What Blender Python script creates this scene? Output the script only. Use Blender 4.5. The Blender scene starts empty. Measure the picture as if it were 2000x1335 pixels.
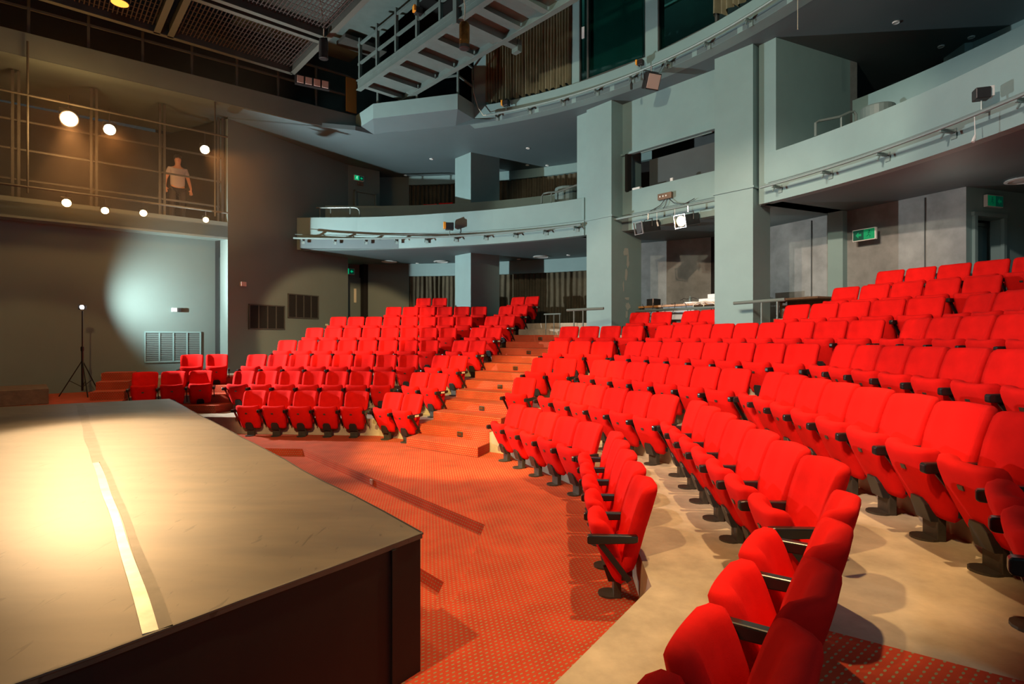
import bpy, bmesh, math, random
from mathutils import Vector, Matrix
random.seed(7)
SC = bpy.context.scene
COL = SC.collection
R = math.radians

# ------------------------------------------------------------------ camera, world, exposure
cam_d = bpy.data.cameras.new('camera'); cam = bpy.data.objects.new('camera', cam_d); COL.objects.link(cam)
HC = 1.97; FPX = 1102.0; CYH = 656.2
cam.location = (0, 0, HC); cam.rotation_euler = (R(90), 0, 0)
cam_d.sensor_width = 36; cam_d.sensor_fit = 'HORIZONTAL'; cam_d.lens = FPX / 2000 * 36
cam_d.shift_y = -(667.5 - CYH) / 2000; cam_d.clip_start = .02; cam_d.clip_end = 200
SC.camera = cam
SC.view_settings.view_transform = 'Standard'; SC.view_settings.look = 'None'
SC.view_settings.exposure = 0.0; SC.view_settings.gamma = 1.0; SC.view_settings.use_curve_mapping = False
w = bpy.data.worlds.new('world'); SC.world = w; w.use_nodes = True
w.node_tree.nodes['Background'].inputs[0].default_value = (.5, .85, .9, 1)
w.node_tree.nodes['Background'].inputs[1].default_value = .03

def spot(name, loc, to, power, color, angle, blend=.3, size=.08, parent=None):
    d = bpy.data.lights.new(name, 'SPOT'); d.energy = power; d.color = color; d.spot_size = R(angle); d.spot_blend = blend; d.shadow_soft_size = size
    o = bpy.data.objects.new(name, d); COL.objects.link(o); o.location = loc
    o.rotation_euler = (Vector(to) - Vector(loc)).to_track_quat('-Z', 'Y').to_euler(); return o
def point(name, loc, power, color, size=.1):
    d = bpy.data.lights.new(name, 'POINT'); d.energy = power; d.color = color; d.shadow_soft_size = size
    o = bpy.data.objects.new(name, d); COL.objects.link(o); o.location = loc; return o
def area(name, loc, to, power, color, sx, sy):
    d = bpy.data.lights.new(name, 'AREA'); d.energy = power; d.color = color; d.shape = 'RECTANGLE'; d.size = sx; d.size_y = sy
    o = bpy.data.objects.new(name, d); COL.objects.link(o); o.location = loc
    o.rotation_euler = (Vector(to) - Vector(loc)).to_track_quat('-Z', 'Y').to_euler(); return o
WARM = (1, .56, .22); AMB = (1, .50, .16); WHITE = (.86, .98, 1); TUNG = (1, .72, .42)
# the work light on the tripod in the corner
spot('work_light_beam', (-9.26, 12.24, 2.62), (0.8, 13.0, 4.7), 5000, WHITE, 112, .45, .05)
spot('work_light_beam', (-9.26, 12.26, 2.62), (-7.35, 14.9, 3.15), 1500, (.80, 1, .97), 118, 1.0, .05)
# warm lanterns on the gallery bars, aimed at the stage and the seats
spot('lantern_beam', (-9.3, 11.85, 6.5), (-4.2, 5.9, .8), 4000, (1, .64, .32), 23, .55, .12)
spot('lantern_beam', (-8.75, 12.35, 6.45), (-3.6, 4.6, .8), 1050, (1, .55, .21), 40, .7, .1)
spot('lantern_beam', (-7.35, 13.55, 6.4), (1.0, 6.8, .6), 1300, WARM, 38, .6, .1)
for p in ((-9.35, 11.85, 4.7), (-8.83, 12.28, 4.6), (-8.3, 12.7, 4.66), (-7.45, 13.5, 4.66)):
    spot('small_lantern_beam', p, (-2.6, 3.2, .6), 80, WARM, 40, .6, .08)
point('lantern_spill', (-9.1, 11.5, 6.3), 130, AMB, .3)
point('lantern_spill', (-7.2, 12.6, 5.2), 90, AMB, .3)
# lanterns on the lighting bridge over the stage, out of the picture above
spot('bridge_lantern', (-3.6, 1.5, 8.4), (-.5, 10.0, .9), 9000, (1, .78, .26), 25, .3, .12)
spot('bridge_lantern', (-3.4, -.4, 8.4), (.6, 5.5, .3), 2700, (1, .68, .30), 37, .2, .12)
spot('bridge_lantern', (2.3, 5.6, 7.4), (.3, 5.1, .2), 1650, (1, .66, .31), 53, .25, .09)
spot('bridge_lantern', (-5.0, 2.0, 8.3), (3.2, 11.0, 1.4), 3200, (1, .70, .46), 40, .35, .12)
spot('bridge_lantern', (-4.5, 0.4, 8.3), (5.4, 8.2, 1.8), 3900, (1, .80, .68), 42, .35, .12)
spot('bridge_lantern', (-2.2, 5.0, 6.6), (-5.0, 17.4, 1.7), 4600, (1, .66, .34), 23, .2, .12)
spot('bridge_lantern', (-2.6, 1.2, 6.9), (3.8, 13.0, 4.9), 2100, (1, .90, .66), 46, .25, .12)
spot('bridge_lantern', (-2.5, 0.5, 8.2), (-10.4, 12.2, .1), 1500, (1, .62, .24), 20, .25, .12)
spot('bridge_lantern', (-2.6, 1.0, 6.2), (-2.6, 11.6, .9), 3100, (1, .66, .32), 30, .25, .1)
# cool fill light added high behind the viewpoint to tint and soften shade
point('cool_fill', (1.5, -2.5, 6.0), 300, (.45, .86, 1), .5)
# point lights added to brighten under the circle and behind the upper windows
for p in ((8.3, 4.6, 3.9), (5.4, 12.6, 4.0), (7.0, 9.0, 3.9)):
    point('circle_fill', p, 7, (1, .88, .72), .4)
point('room_fill', (3.0, 13.6, 11.3), 40, (.6, 1, .9), .2)

# ------------------------------------------------------------------ materials
def nt(name):
    m = bpy.data.materials.new(name); m.use_nodes = True; t = m.node_tree; b = t.nodes['Principled BSDF']; return m, t, b
def N(t, ty, **k):
    n = t.nodes.new(ty)
    for a, v in k.items(): setattr(n, a, v)
    return n
def mat(name, col, rough=.6, metal=0, var=0.0, scale=4.0, bump=0.0, bscale=60, spec=.5, sheen=0, detail=6):
    m, t, b = nt(name)
    b.inputs['Roughness'].default_value = rough; b.inputs['Metallic'].default_value = metal
    b.inputs['Specular IOR Level'].default_value = spec
    c = (*col, 1)
    tc = N(t, 'ShaderNodeTexCoord')
    if var:
        n = N(t, 'ShaderNodeTexNoise'); n.inputs['Scale'].default_value = scale; n.inputs['Detail'].default_value = detail; n.inputs['Roughness'].default_value = .6
        t.links.new(tc.outputs['Object'], n.inputs['Vector'])
        r = N(t, 'ShaderNodeValToRGB'); r.color_ramp.elements[0].position = .3; r.color_ramp.elements[1].position = .72
        r.color_ramp.elements[0].color = (*[x * (1 - var) for x in col], 1); r.color_ramp.elements[1].color = (*[min(1, x * (1 + var)) for x in col], 1)
        t.links.new(n.outputs['Fac'], r.inputs['Fac']); t.links.new(r.outputs['Color'], b.inputs['Base Color'])
    else: b.inputs['Base Color'].default_value = c
    if sheen:
        b.inputs['Sheen Weight'].default_value = sheen; b.inputs['Sheen Roughness'].default_value = .5; b.inputs['Sheen Tint'].default_value = (1, .3, .25, 1)
    if bump:
        n2 = N(t, 'ShaderNodeTexNoise'); n2.inputs['Scale'].default_value = bscale; n2.inputs['Detail'].default_value = 4
        t.links.new(tc.outputs['Object'], n2.inputs['Vector'])
        bp = N(t, 'ShaderNodeBump'); bp.inputs['Strength'].default_value = bump; bp.inputs['Distance'].default_value = .01
        t.links.new(n2.outputs['Fac'], bp.inputs['Height']); t.links.new(bp.outputs['Normal'], b.inputs['Normal'])
    return m
def emis(name, col, s):
    m, t, b = nt(name); b.inputs['Base Color'].default_value = (*col, 1); b.inputs['Emission Color'].default_value = (*col, 1); b.inputs['Emission Strength'].default_value = s; return m
def carpet(name, base, dot, pitch=.042):
    m, t, b = nt(name); b.inputs['Roughness'].default_value = .95; b.inputs['Specular IOR Level'].default_value = .15
    uv = N(t, 'ShaderNodeUVMap'); sp = N(t, 'ShaderNodeSeparateXYZ'); t.links.new(uv.outputs['UV'], sp.inputs['Vector'])
    def M(op, a, b_=None, c_=None):
        n = N(t, 'ShaderNodeMath', operation=op)
        for i, v in enumerate((a, b_, c_)):
            if v is None: continue
            if isinstance(v, (int, float)): n.inputs[i].default_value = v
            else: t.links.new(v, n.inputs[i])
        return n.outputs[0]
    v = M('DIVIDE', sp.outputs['Y'], pitch * .8); row = M('FLOOR', v); fy = M('SUBTRACT', M('FRACT', v), .5)
    u = M('ADD', M('DIVIDE', sp.outputs['X'], pitch), M('MULTIPLY', row, .5)); fx = M('SUBTRACT', M('FRACT', u), .5)
    d = M('SQRT', M('ADD', M('POWER', M('MULTIPLY', fx, .55), 2), M('POWER', fy, 2)))
    k = M('LESS_THAN', d, .15)
    n = N(t, 'ShaderNodeTexNoise'); n.inputs['Scale'].default_value = 3; n.inputs['Detail'].default_value = 5
    tc = N(t, 'ShaderNodeTexCoord'); t.links.new(tc.outputs['Object'], n.inputs['Vector'])
    r = N(t, 'ShaderNodeValToRGB'); r.color_ramp.elements[0].position = .3; r.color_ramp.elements[1].position = .75
    r.color_ramp.elements[0].color = (*[x * .8 for x in base], 1); r.color_ramp.elements[1].color = (*[x * 1.15 for x in base], 1)
    t.links.new(n.outputs['Fac'], r.inputs['Fac'])
    mx = N(t, 'ShaderNodeMix', data_type='RGBA'); t.links.new(k, mx.inputs['Factor']); t.links.new(r.outputs['Color'], mx.inputs['A']); mx.inputs['B'].default_value = (*dot, 1)
    t.links.new(mx.outputs['Result'], b.inputs['Base Color'])
    return m
def stage_mat():
    m, t, b = nt('stage_vinyl'); b.inputs['Roughness'].default_value = .47; b.inputs['Specular IOR Level'].default_value = .9
    tc = N(t, 'ShaderNodeTexCoord'); n = N(t, 'ShaderNodeTexNoise'); n.inputs['Scale'].default_value = 1.6; n.inputs['Detail'].default_value = 8
    mp = N(t, 'ShaderNodeMapping'); mp.inputs['Scale'].default_value = (1, 3.5, 1); mp.inputs['Rotation'].default_value = (0, 0, .9)
    t.links.new(tc.outputs['Object'], mp.inputs['Vector']); t.links.new(mp.outputs['Vector'], n.inputs['Vector'])
    r = N(t, 'ShaderNodeValToRGB'); r.color_ramp.elements[0].color = (.062, .05, .038, 1); r.color_ramp.elements[1].color = (.115, .088, .058, 1)
    r.color_ramp.elements[0].position = .3; r.color_ramp.elements[1].position = .7
    t.links.new(n.outputs['Fac'], r.inputs['Fac'])
    # thin scuffs
    mp2 = N(t, 'ShaderNodeMapping'); mp2.inputs['Scale'].default_value = (6, 1.2, 1); mp2.inputs['Rotation'].default_value = (0, 0, .4)
    n2 = N(t, 'ShaderNodeTexNoise'); n2.inputs['Scale'].default_value = 3.2; n2.inputs['Detail'].default_value = 9; n2.inputs['Distortion'].default_value = 1.2
    t.links.new(tc.outputs['Object'], mp2.inputs['Vector']); t.links.new(mp2.outputs['Vector'], n2.inputs['Vector'])
    r2 = N(t, 'ShaderNodeValToRGB'); e = r2.color_ramp.elements; e[0].position = .31; e[0].color = (.45, .45, .45, 1); e[1].position = .345; e[1].color = (1, 1, 1, 1)
    t.links.new(n2.outputs['Fac'], r2.inputs['Fac'])
    mx = N(t, 'ShaderNodeMix', data_type='RGBA', blend_type='MULTIPLY'); mx.inputs['Factor'].default_value = 1
    t.links.new(r.outputs['Color'], mx.inputs['A']); t.links.new(r2.outputs['Color'], mx.inputs['B']); t.links.new(mx.outputs['Result'], b.inputs['Base Color'])
    return m
def seat_mat():
    m = mat('red_wool', (.72, .0078, .0056), .9, var=.12, scale=5, bump=.25, bscale=420, spec=.12); return m
def curtain_mat(name, col):
    m = mat(name, col, .85, var=.25, scale=2.5, spec=.15); return m
def glass_mat():
    m, t, b = nt('tinted_glass'); out = t.nodes['Material Output']
    tr = N(t, 'ShaderNodeBsdfTransparent'); tr.inputs[0].default_value = (.42, .66, .64, 1)
    gl = N(t, 'ShaderNodeBsdfGlossy'); gl.inputs['Roughness'].default_value = .05; gl.inputs[0].default_value = (.7, .9, .85, 1)
    mx = N(t, 'ShaderNodeMixShader'); mx.inputs[0].default_value = .12
    t.links.new(tr.outputs[0], mx.inputs[1]); t.links.new(gl.outputs[0], mx.inputs[2]); t.links.new(mx.outputs[0], out.inputs['Surface']); return m
M = {
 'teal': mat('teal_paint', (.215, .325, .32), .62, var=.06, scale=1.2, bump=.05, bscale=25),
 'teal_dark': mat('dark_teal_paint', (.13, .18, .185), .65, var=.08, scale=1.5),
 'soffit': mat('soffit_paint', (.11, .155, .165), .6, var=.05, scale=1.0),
 'grey_dark': mat('dark_grey_paint', (.075, .085, .085), .7, var=.1, scale=2),
 'wall_side': mat('side_wall_paint', (.15, .19, .175), .7, var=.05, scale=1.0, bump=.04, bscale=25),
 'concrete': mat('floor_concrete', (.42, .335, .24), .7, var=.26, scale=3.6, bump=.35, bscale=14, detail=14),
 'concrete_wall': mat('board_concrete', (.23, .235, .225), .8, var=.28, scale=2.3, bump=.1, bscale=12, detail=9),
 'carpet': carpet('red_carpet', (.46, .054, .021), (.26, .23, .12)),
 'red': seat_mat(),
 'black': mat('black_lacquer', (.012, .011, .011), .28),
 'metal': mat('bracket_metal', (.06, .05, .04), .5, metal=.4, var=.2, scale=20),
 'plate': mat('number_plate', (.10, .085, .07), .35, metal=.6),
 'label': mat('row_label_card', (.75, .68, .5), .6),
 'stage': stage_mat(),
 'stage_side': mat('stage_drape', (.007, .005, .005), .6, var=.2, scale=3, bump=.3, bscale=5),
 'tape': mat('silver_tape', (.50, .48, .43), .36, metal=.25, var=.3, scale=6),
 'tape_dark': mat('grey_tape', (.11, .095, .075), .5, var=.3, scale=6),
 'pipe': mat('grey_pipe', (.19, .26, .25), .4, metal=.1),
 'rail': mat('rail_paint', (.16, .20, .185), .35, metal=.2),
 'curt': curtain_mat('brown_curtain', (.105, .085, .055)),
 'curt2': curtain_mat('olive_curtain', (.20, .185, .12)),
 'steel': mat('painted_steel', (.12, .165, .155), .5, var=.12, scale=3),
 'flange': mat('grid_paint', (.09, .10, .085), .6), 'steel_dark': mat('dark_steel', (.06, .062, .055), .55, var=.2, scale=3),
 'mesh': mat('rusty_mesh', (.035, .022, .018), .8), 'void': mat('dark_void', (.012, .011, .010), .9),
 'fix': mat('lantern_body', (.022, .02, .02), .4, var=.2, scale=9),
 'chrome': mat('bright_rim', (.6, .55, .55), .25, metal=.8),
 'white': mat('white_plastic', (.75, .75, .72), .4),
 'green': emis('exit_green', (.0, .55, .22), .6), 'green_dim': emis('dim_green', (.0, .32, .13), .12), 'green_dark': emis('exit_dark_green', (.0, .06, .035), .3), 'exit_white': emis('exit_white', (.7, 1, .85), 1.0),
 'orange': mat('orange_plastic', (.9, .35, .03), .5), 'yellow': mat('amber_board', (.28, .16, .03), .7),
 'wood': mat('varnished_wood', (.45, .20, .06), .35, var=.25, scale=8), 'wood_dark': mat('brown_wood', (.16, .09, .05), .5, var=.3, scale=8),
 'brass': mat('aged_brass', (.35, .17, .05), .28, metal=.9, var=.4, scale=10),
 'glass': glass_mat(),
 'lamp': emis('lamp_lens', (1, .78, .45), 60), 'lamp_small': emis('small_lamp_lens', (1, .62, .25), 22), 'lamp_white': emis('work_lamp_lens', (.9, .96, 1), 90),
 'lamp_mid': emis('glowing_lens', (1, .6, .2), 9), 'lens_off': mat('unlit_lens', (.62, .46, .42), .2),
 'skin': mat('skin', (.55, .28, .18), .5), 'shirt': mat('pale_tshirt', (.50, .44, .45), .8), 'trousers': mat('dark_trousers', (.03, .025, .025), .8), 'hair': mat('dark_hair', (.02, .013, .01), .7),
 'cable_w': mat('cream_cable', (.75, .68, .52), .5), 'speck': mat('chipped_paint', (.40, .45, .40), .7),
 'red_dark': mat('alarm_red', (.45, .12, .08), .5), 'bed': mat('cream_cloth', (.62, .66, .70), .8),
}

# ------------------------------------------------------------------ mesh builder
class MB:
    def __init__(s): s.v = []; s.f = []
    def add(s, vs, fs):
        n = len(s.v); s.v += [tuple(v) for v in vs]; s.f += [tuple(i + n for i in f) for f in fs]; return s
    def box(s, c, size, rz=0, m=None):
        x, y, z = [a / 2 for a in size]
        vs = [Vector((sx * x, sy * y, sz * z)) for sx in (-1, 1) for sy in (-1, 1) for sz in (-1, 1)]
        T = Matrix.Translation(Vector(c)) @ (m if m is not None else Matrix.Rotation(rz, 4, 'Z'))
        return s.add([T @ v for v in vs], [(0, 1, 3, 2), (4, 6, 7, 5), (0, 4, 5, 1), (2, 3, 7, 6), (0, 2, 6, 4), (1, 5, 7, 3)])
    def beam(s, a, b, wd, ht):                                     # box between two points
        a = Vector(a); b = Vector(b); d = b - a; L = d.length; q = d.to_track_quat('X', 'Z').to_matrix().to_4x4()
        return s.box((a + b) / 2, (L, wd, ht), m=q)
    def prism(s, poly, z0, z1):
        n = len(poly); A = sum(poly[i][0] * poly[(i + 1) % n][1] - poly[(i + 1) % n][0] * poly[i][1] for i in range(n))
        if A < 0: poly = poly[::-1]
        vs = [(p[0], p[1], z0) for p in poly] + [(p[0], p[1], z1) for p in poly]
        return s.add(vs, [tuple(range(n))[::-1], tuple(range(n, 2 * n))] + [(i, (i + 1) % n, n + (i + 1) % n, n + i) for i in range(n)])
    def loft(s, rings, closed=True, cap=True):
        k = len(rings[0]); vs = [p for r in rings for p in r]; fs = []
        for i in range(len(rings) - 1):
            for j in range(k if closed else k - 1):
                a = i * k + j; b = i * k + (j + 1) % k; fs.append((a, b, b + k, a + k))
        if cap and closed: fs += [tuple(range(k))[::-1], tuple(range((len(rings) - 1) * k, len(rings) * k))]
        return s.add(vs, fs)
    def tube(s, path, r, seg=8, cap=True):
        P = [Vector(p) for p in path]; rings = []; up = Vector((0, 0, 1))
        rr = r if isinstance(r, (list, tuple)) else [r] * len(P)
        prev = None
        for i, p in enumerate(P):
            d = (P[min(i + 1, len(P) - 1)] - P[max(i - 1, 0)]).normalized()
            if prev is None:
                x = d.cross(up if abs(d.z) < .95 else Vector((1, 0, 0))).normalized()
            else: x = (prev - d * prev.dot(d)).normalized()
            prev = x; y = d.cross(x)
            rings.append([p + (x * math.cos(2 * math.pi * j / seg) + y * math.sin(2 * math.pi * j / seg)) * rr[i] for j in range(seg)])
        return s.loft(rings, cap=cap)
    def lathe(s, prof, c=(0, 0, 0), seg=20, m=None):
        T = Matrix.Translation(Vector(c)) @ (m if m is not None else Matrix.Identity(4))
        return s.loft([[T @ Vector((r * math.cos(2 * math.pi * j / seg), r * math.sin(2 * math.pi * j / seg), z)) for j in range(seg)] for r, z in prof])
    def build(s, name, m, parent=None, smooth=False, bevel=0, world=None, sub=0):
        me = bpy.data.meshes.new(name); vs = s.v
        if world is not None and parent is not None:
            T = Matrix.Translation(parent.location) @ Matrix.Rotation(parent.rotation_euler.z, 4, 'Z'); Ti = T.inverted(); vs = [tuple(Ti @ Vector(v)) for v in vs]
        me.from_pydata(vs, [], s.f); me.materials.append(m)
        bm = bmesh.new(); bm.from_mesh(me)
        bmesh.ops.recalc_face_normals(bm, faces=bm.faces)
        if bevel: bmesh.ops.bevel(bm, geom=[e for e in bm.edges if len(e.link_faces) == 2 and e.calc_face_angle(0) > .6], offset=bevel, segments=2, affect='EDGES', profile=.5)
        uvl = bm.loops.layers.uv.new('UVMap')
        for f in bm.faces:
            n = f.normal
            for l in f.loops:
                x, y, z = l.vert.co
                if abs(n.z) > .6: l[uvl].uv = (x * .76 + y * .65, -x * .65 + y * .76)
                else:
                    h = math.hypot(n.x, n.y) or 1; l[uvl].uv = ((-n.y * x + n.x * y) / h, z)
            f.smooth = smooth
        bm.to_mesh(me); bm.free(); me.update()
        if smooth:
            for e in me.edges: pass
        o = bpy.data.objects.new(name, me); COL.objects.link(o)
        if parent is not None: o.parent = parent
        return o
def tag(o, label, cat, group=None):
    o['label'] = label; o['category'] = cat
    if group: o['group'] = group
    return o
def thing(name, label, cat, loc=(0, 0, 0), rz=0, group=None):
    o = bpy.data.objects.new(name, None); COL.objects.link(o); o.location = loc; o.rotation_euler = (0, 0, rz); o.empty_display_size = .1
    return tag(o, label, cat, group)
def struct(o): o['kind'] = 'structure'; return o

# ------------------------------------------------------------------ plan geometry
C = Vector((-4.596, 5.66)); APO = 5.754; PIT = .9904; RISE = .3327; SP = .525
TH = {i: R(-4.63 - 30 * i) for i in range(-1, 7)}
OFF = {-1: .562, 4: .073}
def D(f): return Vector((math.cos(TH[f]), math.sin(TH[f])))
def NN(f): return Vector((-math.sin(TH[f]), math.cos(TH[f])))
def fp(f, a, p): return C + D(f) * a + NN(f) * p
def pol(r, deg): return C + Vector((math.cos(R(deg)), math.sin(R(deg)))) * r
def px(x, y, z): Y = (z - HC) * FPX / (CYH - y); return Vector(((x - 1000) / FPX * Y, Y))
def pxY(x, y, Y): return Vector(((x - 1000) / FPX * Y, Y, HC + (CYH - y) * Y / FPX))
AX = Vector((.7615, .6480)); BX = Vector((.6480, -.7615))           # away from the stage side / along the stage edge
def corner(f, p, g, q):
    n1, n2 = NN(f), NN(g); det = n1.x * n2.y - n1.y * n2.x
    return C + Vector(((p * n2.y - q * n1.y) / det, (n1.x * q - n2.x * p) / det))
Z1, Z2 = 4.55, 7.66

# ------------------------------------------------------------------ floor and tiers
def ring_poly(p, outer=15.2, lim=None):
    inn = []
    if lim is not None:
        inn = [fp(0, lim, p)] + [corner(f, p, f + 1, p) for f in range(0, 5)] + [fp(5, 2.5, p)]
        out = [fp(0, lim, outer)] + [corner(f, outer, f + 1, outer) for f in range(0, 5)] + [fp(5, 2.5, outer)]
        return [tuple(v) for v in inn] + [tuple(v) for v in out[::-1]]
    pr = lambda f: p + (OFF.get(f, 0) if f == -1 else 0)
    inn.append(fp(-1, -.5, pr(-1)))
    for f in range(-1, 5): inn.append(corner(f, pr(f), f + 1, pr(f + 1)))
    inn.append(fp(5, 2.5, p))
    out = [fp(-1, -.5, outer)] + [corner(f, outer, f + 1, outer) for f in range(-1, 5)] + [fp(5, 2.5, outer)]
    return [tuple(v) for v in inn] + [tuple(v) for v in out[::-1]]
PE = 3.44; PI2 = 2.5
def pit_poly(p, half, ext, z=0):
    c1 = C + Vector((.7615, .6480)) * p + BX * half; c0 = C + Vector((.7615, .6480)) * p - BX * half
    a1 = c1 + D(3) * ext; a0 = c0 - D(0) * ext
    b1 = a1 + D(4) * 3.2; b0 = a0 - D(-1) * 3.2
    return [tuple(v) for v in (b0, a0, c0, c1, a1, b1, b1 - AX * 2.5, b0 - AX * 2.5)]
p1 = pit_poly(3.44, 2.61, 1.67); p2 = pit_poly(2.50, 3.26, .9)
# carpet ring at level 0 with a hole for the sunken steps: built as strips around the pit outline
g = MB()
outl = [(-13, -6), (13, -6), (13, 22), (-13, 22)]
def floor_with_hole(outer, hole, z, name, m, kindname):
    bm = bmesh.new(); vo = [bm.verts.new((*p, z)) for p in outer]; vh = [bm.verts.new((*p, z)) for p in hole]
    eds = [bm.edges.new((vo[i], vo[(i + 1) % len(vo)])) for i in range(len(vo))] + [bm.edges.new((vh[i], vh[(i + 1) % len(vh)])) for i in range(len(vh))]
    bmesh.ops.triangle_fill(bm, use_beauty=True, edges=eds)
    me = [(tuple(v.co) for v in f.verts) for f in bm.faces]
    mb = MB()
    for f in bm.faces: mb.add([v.co.copy() for v in f.verts], [tuple(range(len(f.verts)))])
    hz = z - .12
    n = len(hole)
    for i in range(n):
        a, b = hole[i], hole[(i + 1) % n]; mb.add([(*a, z), (*b, z), (*b, hz), (*a, hz)], [(0, 1, 2, 3)])
    bm.free()
    return struct(mb.build(name, m))
floor_with_hole(outl, p1, 0, 'floor', M['carpet'], 'floor')
floor_with_hole(p1, p2, -.12, 'floor_pit_step', M['carpet'], 'floor')
struct(MB().prism(p2, -.28, -.24).build('floor_pit_bottom', M['carpet']))
for k in range(2, 9):
    z = RISE * (k - 1); p = 5.65 + PIT * (k - 2)
    struct(MB().prism(ring_poly(p, lim={5: -1.86, 6: -1.58, 7: -.24, 8: .44}.get(k)), max(-.0, z - RISE - .02), z).build('floor_tier', M['concrete']))
# low platform in the far corner that carries the work light
pl = [(-11.9, 12.8), (-8.0, 16.0), fp(-1, -.5, 9.6), fp(-1, -.5, 6.2), (-9.1, 10.6), (-12.3, 8.4)]
struct(MB().prism([tuple(v) for v in pl], 0, .667).build('floor_corner_platform', M['carpet']))
# carpeted steps by the corner bank
t = thing('carpeted_steps', 'short flight of red carpeted steps beside the corner seats under the grille', 'stairs', (*fp(-1, -1.1, 6.9), .667))
for j in range(3):
    a0, a1 = -1.1, -.52; p0 = 6.9 + .5 * j
    MB().prism([tuple(fp(-1, *q)) for q in ((a0, p0), (a1, p0), (a1, p0 + .5), (a0, p0 + .5))], .667, .667 + .166 * (j + 1)).build('step', M['carpet'], t, world=1)
t = thing('carpeted_steps', 'narrow flight of red carpeted steps climbing along the dark side wall', 'stairs', (*fp(0, -2.6, 7.4), .667))
for j in range(2, 4):
    p0 = 5.65 + PIT * (j - 1) - .49; a1 = -2.37 + .27 * (max(j, 3) - 2); a0 = a1 - 1.5
    z0 = RISE * (j - 1)
    MB().prism([tuple(fp(0, *q)) for q in ((a0 - .1, p0), (a1 - .1, p0), (a1, p0 + .495), (a0, p0 + .495))], z0 - .01, z0 + .166).build('step', M['carpet'], t, world=1)
    MB().prism([tuple(fp(0, *q)) for q in ((a0, p0 + .485), (a1, p0 + .485), (a1 + .14, p0 + .98), (a0 + .14, p0 + .98))], z0 + .1, z0 + RISE + .008).build('step', M['carpet'], t, world=1)
# main stairs
st = thing('staircase', 'wide red and orange carpeted staircase climbing between the seat banks', 'stairs', (*fp(1, .5, 5.2), 0))
aL = lambda p: -.30 - .268 * (p - 5.25); aR = lambda p: 1.32 - .25 * (p - 5.25)
for j in range(7):
    o = 5.17 + PIT * j; e = 5.65 + PIT * j; nx = o + PIT; m_ = M['carpet'] if j < 6 else M['concrete']
    MB().prism([tuple(fp(1, *q)) for q in ((aL(o), o), (aR(o), o), (aR(e), e + .01), (aL(e), e + .01))], RISE * j - .005 if j else .0, RISE * j + .166).build('step', m_, st, world=1, bevel=.012)
    MB().prism([tuple(fp(1, *q)) for q in ((aL(e), e - .012), (aR(e), e - .012), (aR(nx), nx + .01), (aL(nx), nx + .01))], RISE * (j + 1) - .17, RISE * (j + 1) + .008).build('step', m_, st, world=1, bevel=.006)
    if j < 6:
        c = fp(1, .58 - .28 * j, e - .02); zz = RISE * j + .166 + .075
        q = MB(); q.box((c.x, c.y, zz), (.125, .02, .085), TH[1]); lt = q.build('step_light', M['plate'], st, world=1, bevel=.008)
        q = MB(); c2 = c - NN(1) * .012; q.box((c2.x, c2.y, zz + .005), (.085, .012, .045), TH[1]); q.build('louvre', M['brass'], lt); 
        lt.children[0].parent = lt; lt.children[0].matrix_parent_inverse.identity()
        ch = lt.children[0]; T = (Matrix.Translation(st.location)).inverted()
        ch.data.transform(T)
# carpet landing at the foot of the near aisle
struct(MB().prism([tuple(fp(4, *q)) for q in ((-.79, 6.67), (-.79, 8.4), (3.5, 8.4), (3.5, 6.67))], .6, .675).build('floor_aisle_carpet', M['carpet']))

# ------------------------------------------------------------------ stage
S0 = Vector((-.527, 3.32)); S1 = Vector((-6.35, 10.45)); ZS = .813
sn = S0 + Vector((-.617, -.787)) * 7.5; sf = S1 + Vector((-.859, -.512)) * 6.5
stg = thing('stage_platform', 'raised stage platform with a worn tan dance floor and black draped sides', 'stage', (-5, 5, 0))
def wob(a, b, n, amp, seed):
    rr = random.Random(seed); a = Vector(a); b = Vector(b); d = (b - a).normalized(); nn = Vector((d.y, -d.x)); return [a + (b - a) * i / n + nn * (rr.uniform(-amp, amp) if 0 < i < n else 0) for i in range(n + 1)]
edge = wob(sn, S0, 14, .012, 1) + wob(S0, S1, 18, .012, 2)[1:] + wob(S1, sf, 8, .01, 3)[1:]
MB().prism([tuple(p) for p in edge], ZS - .03, ZS).build('dance_floor', M['stage'], stg, world=1)
cen = Vector((-7, 4))
ins = [p + (cen - p).normalized() * .012 for p in edge]
MB().prism([tuple(p) for p in ins], -.25, ZS - .03).build('side_drape', M['stage_side'], stg, world=1)
q = MB()                                                            # taped hem along the visible edges
for a, b in zip(edge[:14], edge[1:15]): q.beam((*a, ZS - .001), (*b, ZS - .001), .012, .008)
q.build('edge_tape', M['tape_dark'], stg, world=1)
q = MB()
for a, b in zip(edge[14:32], edge[15:33]): q.beam((*a, ZS - .004), (*b, ZS - .004), .012, .012)
q.build('edge_tape', M['stage_side'], stg, world=1)
q = MB(); dn = (sn - S0).normalized(); c = S0 + dn * .22 + Vector((.787, -.617)) * .006
q.box((c.x, c.y, .40), (.03, .012, .76), math.atan2(dn.y, dn.x)); q.build('drape_seam', M['stage_side'], stg, world=1)
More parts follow.
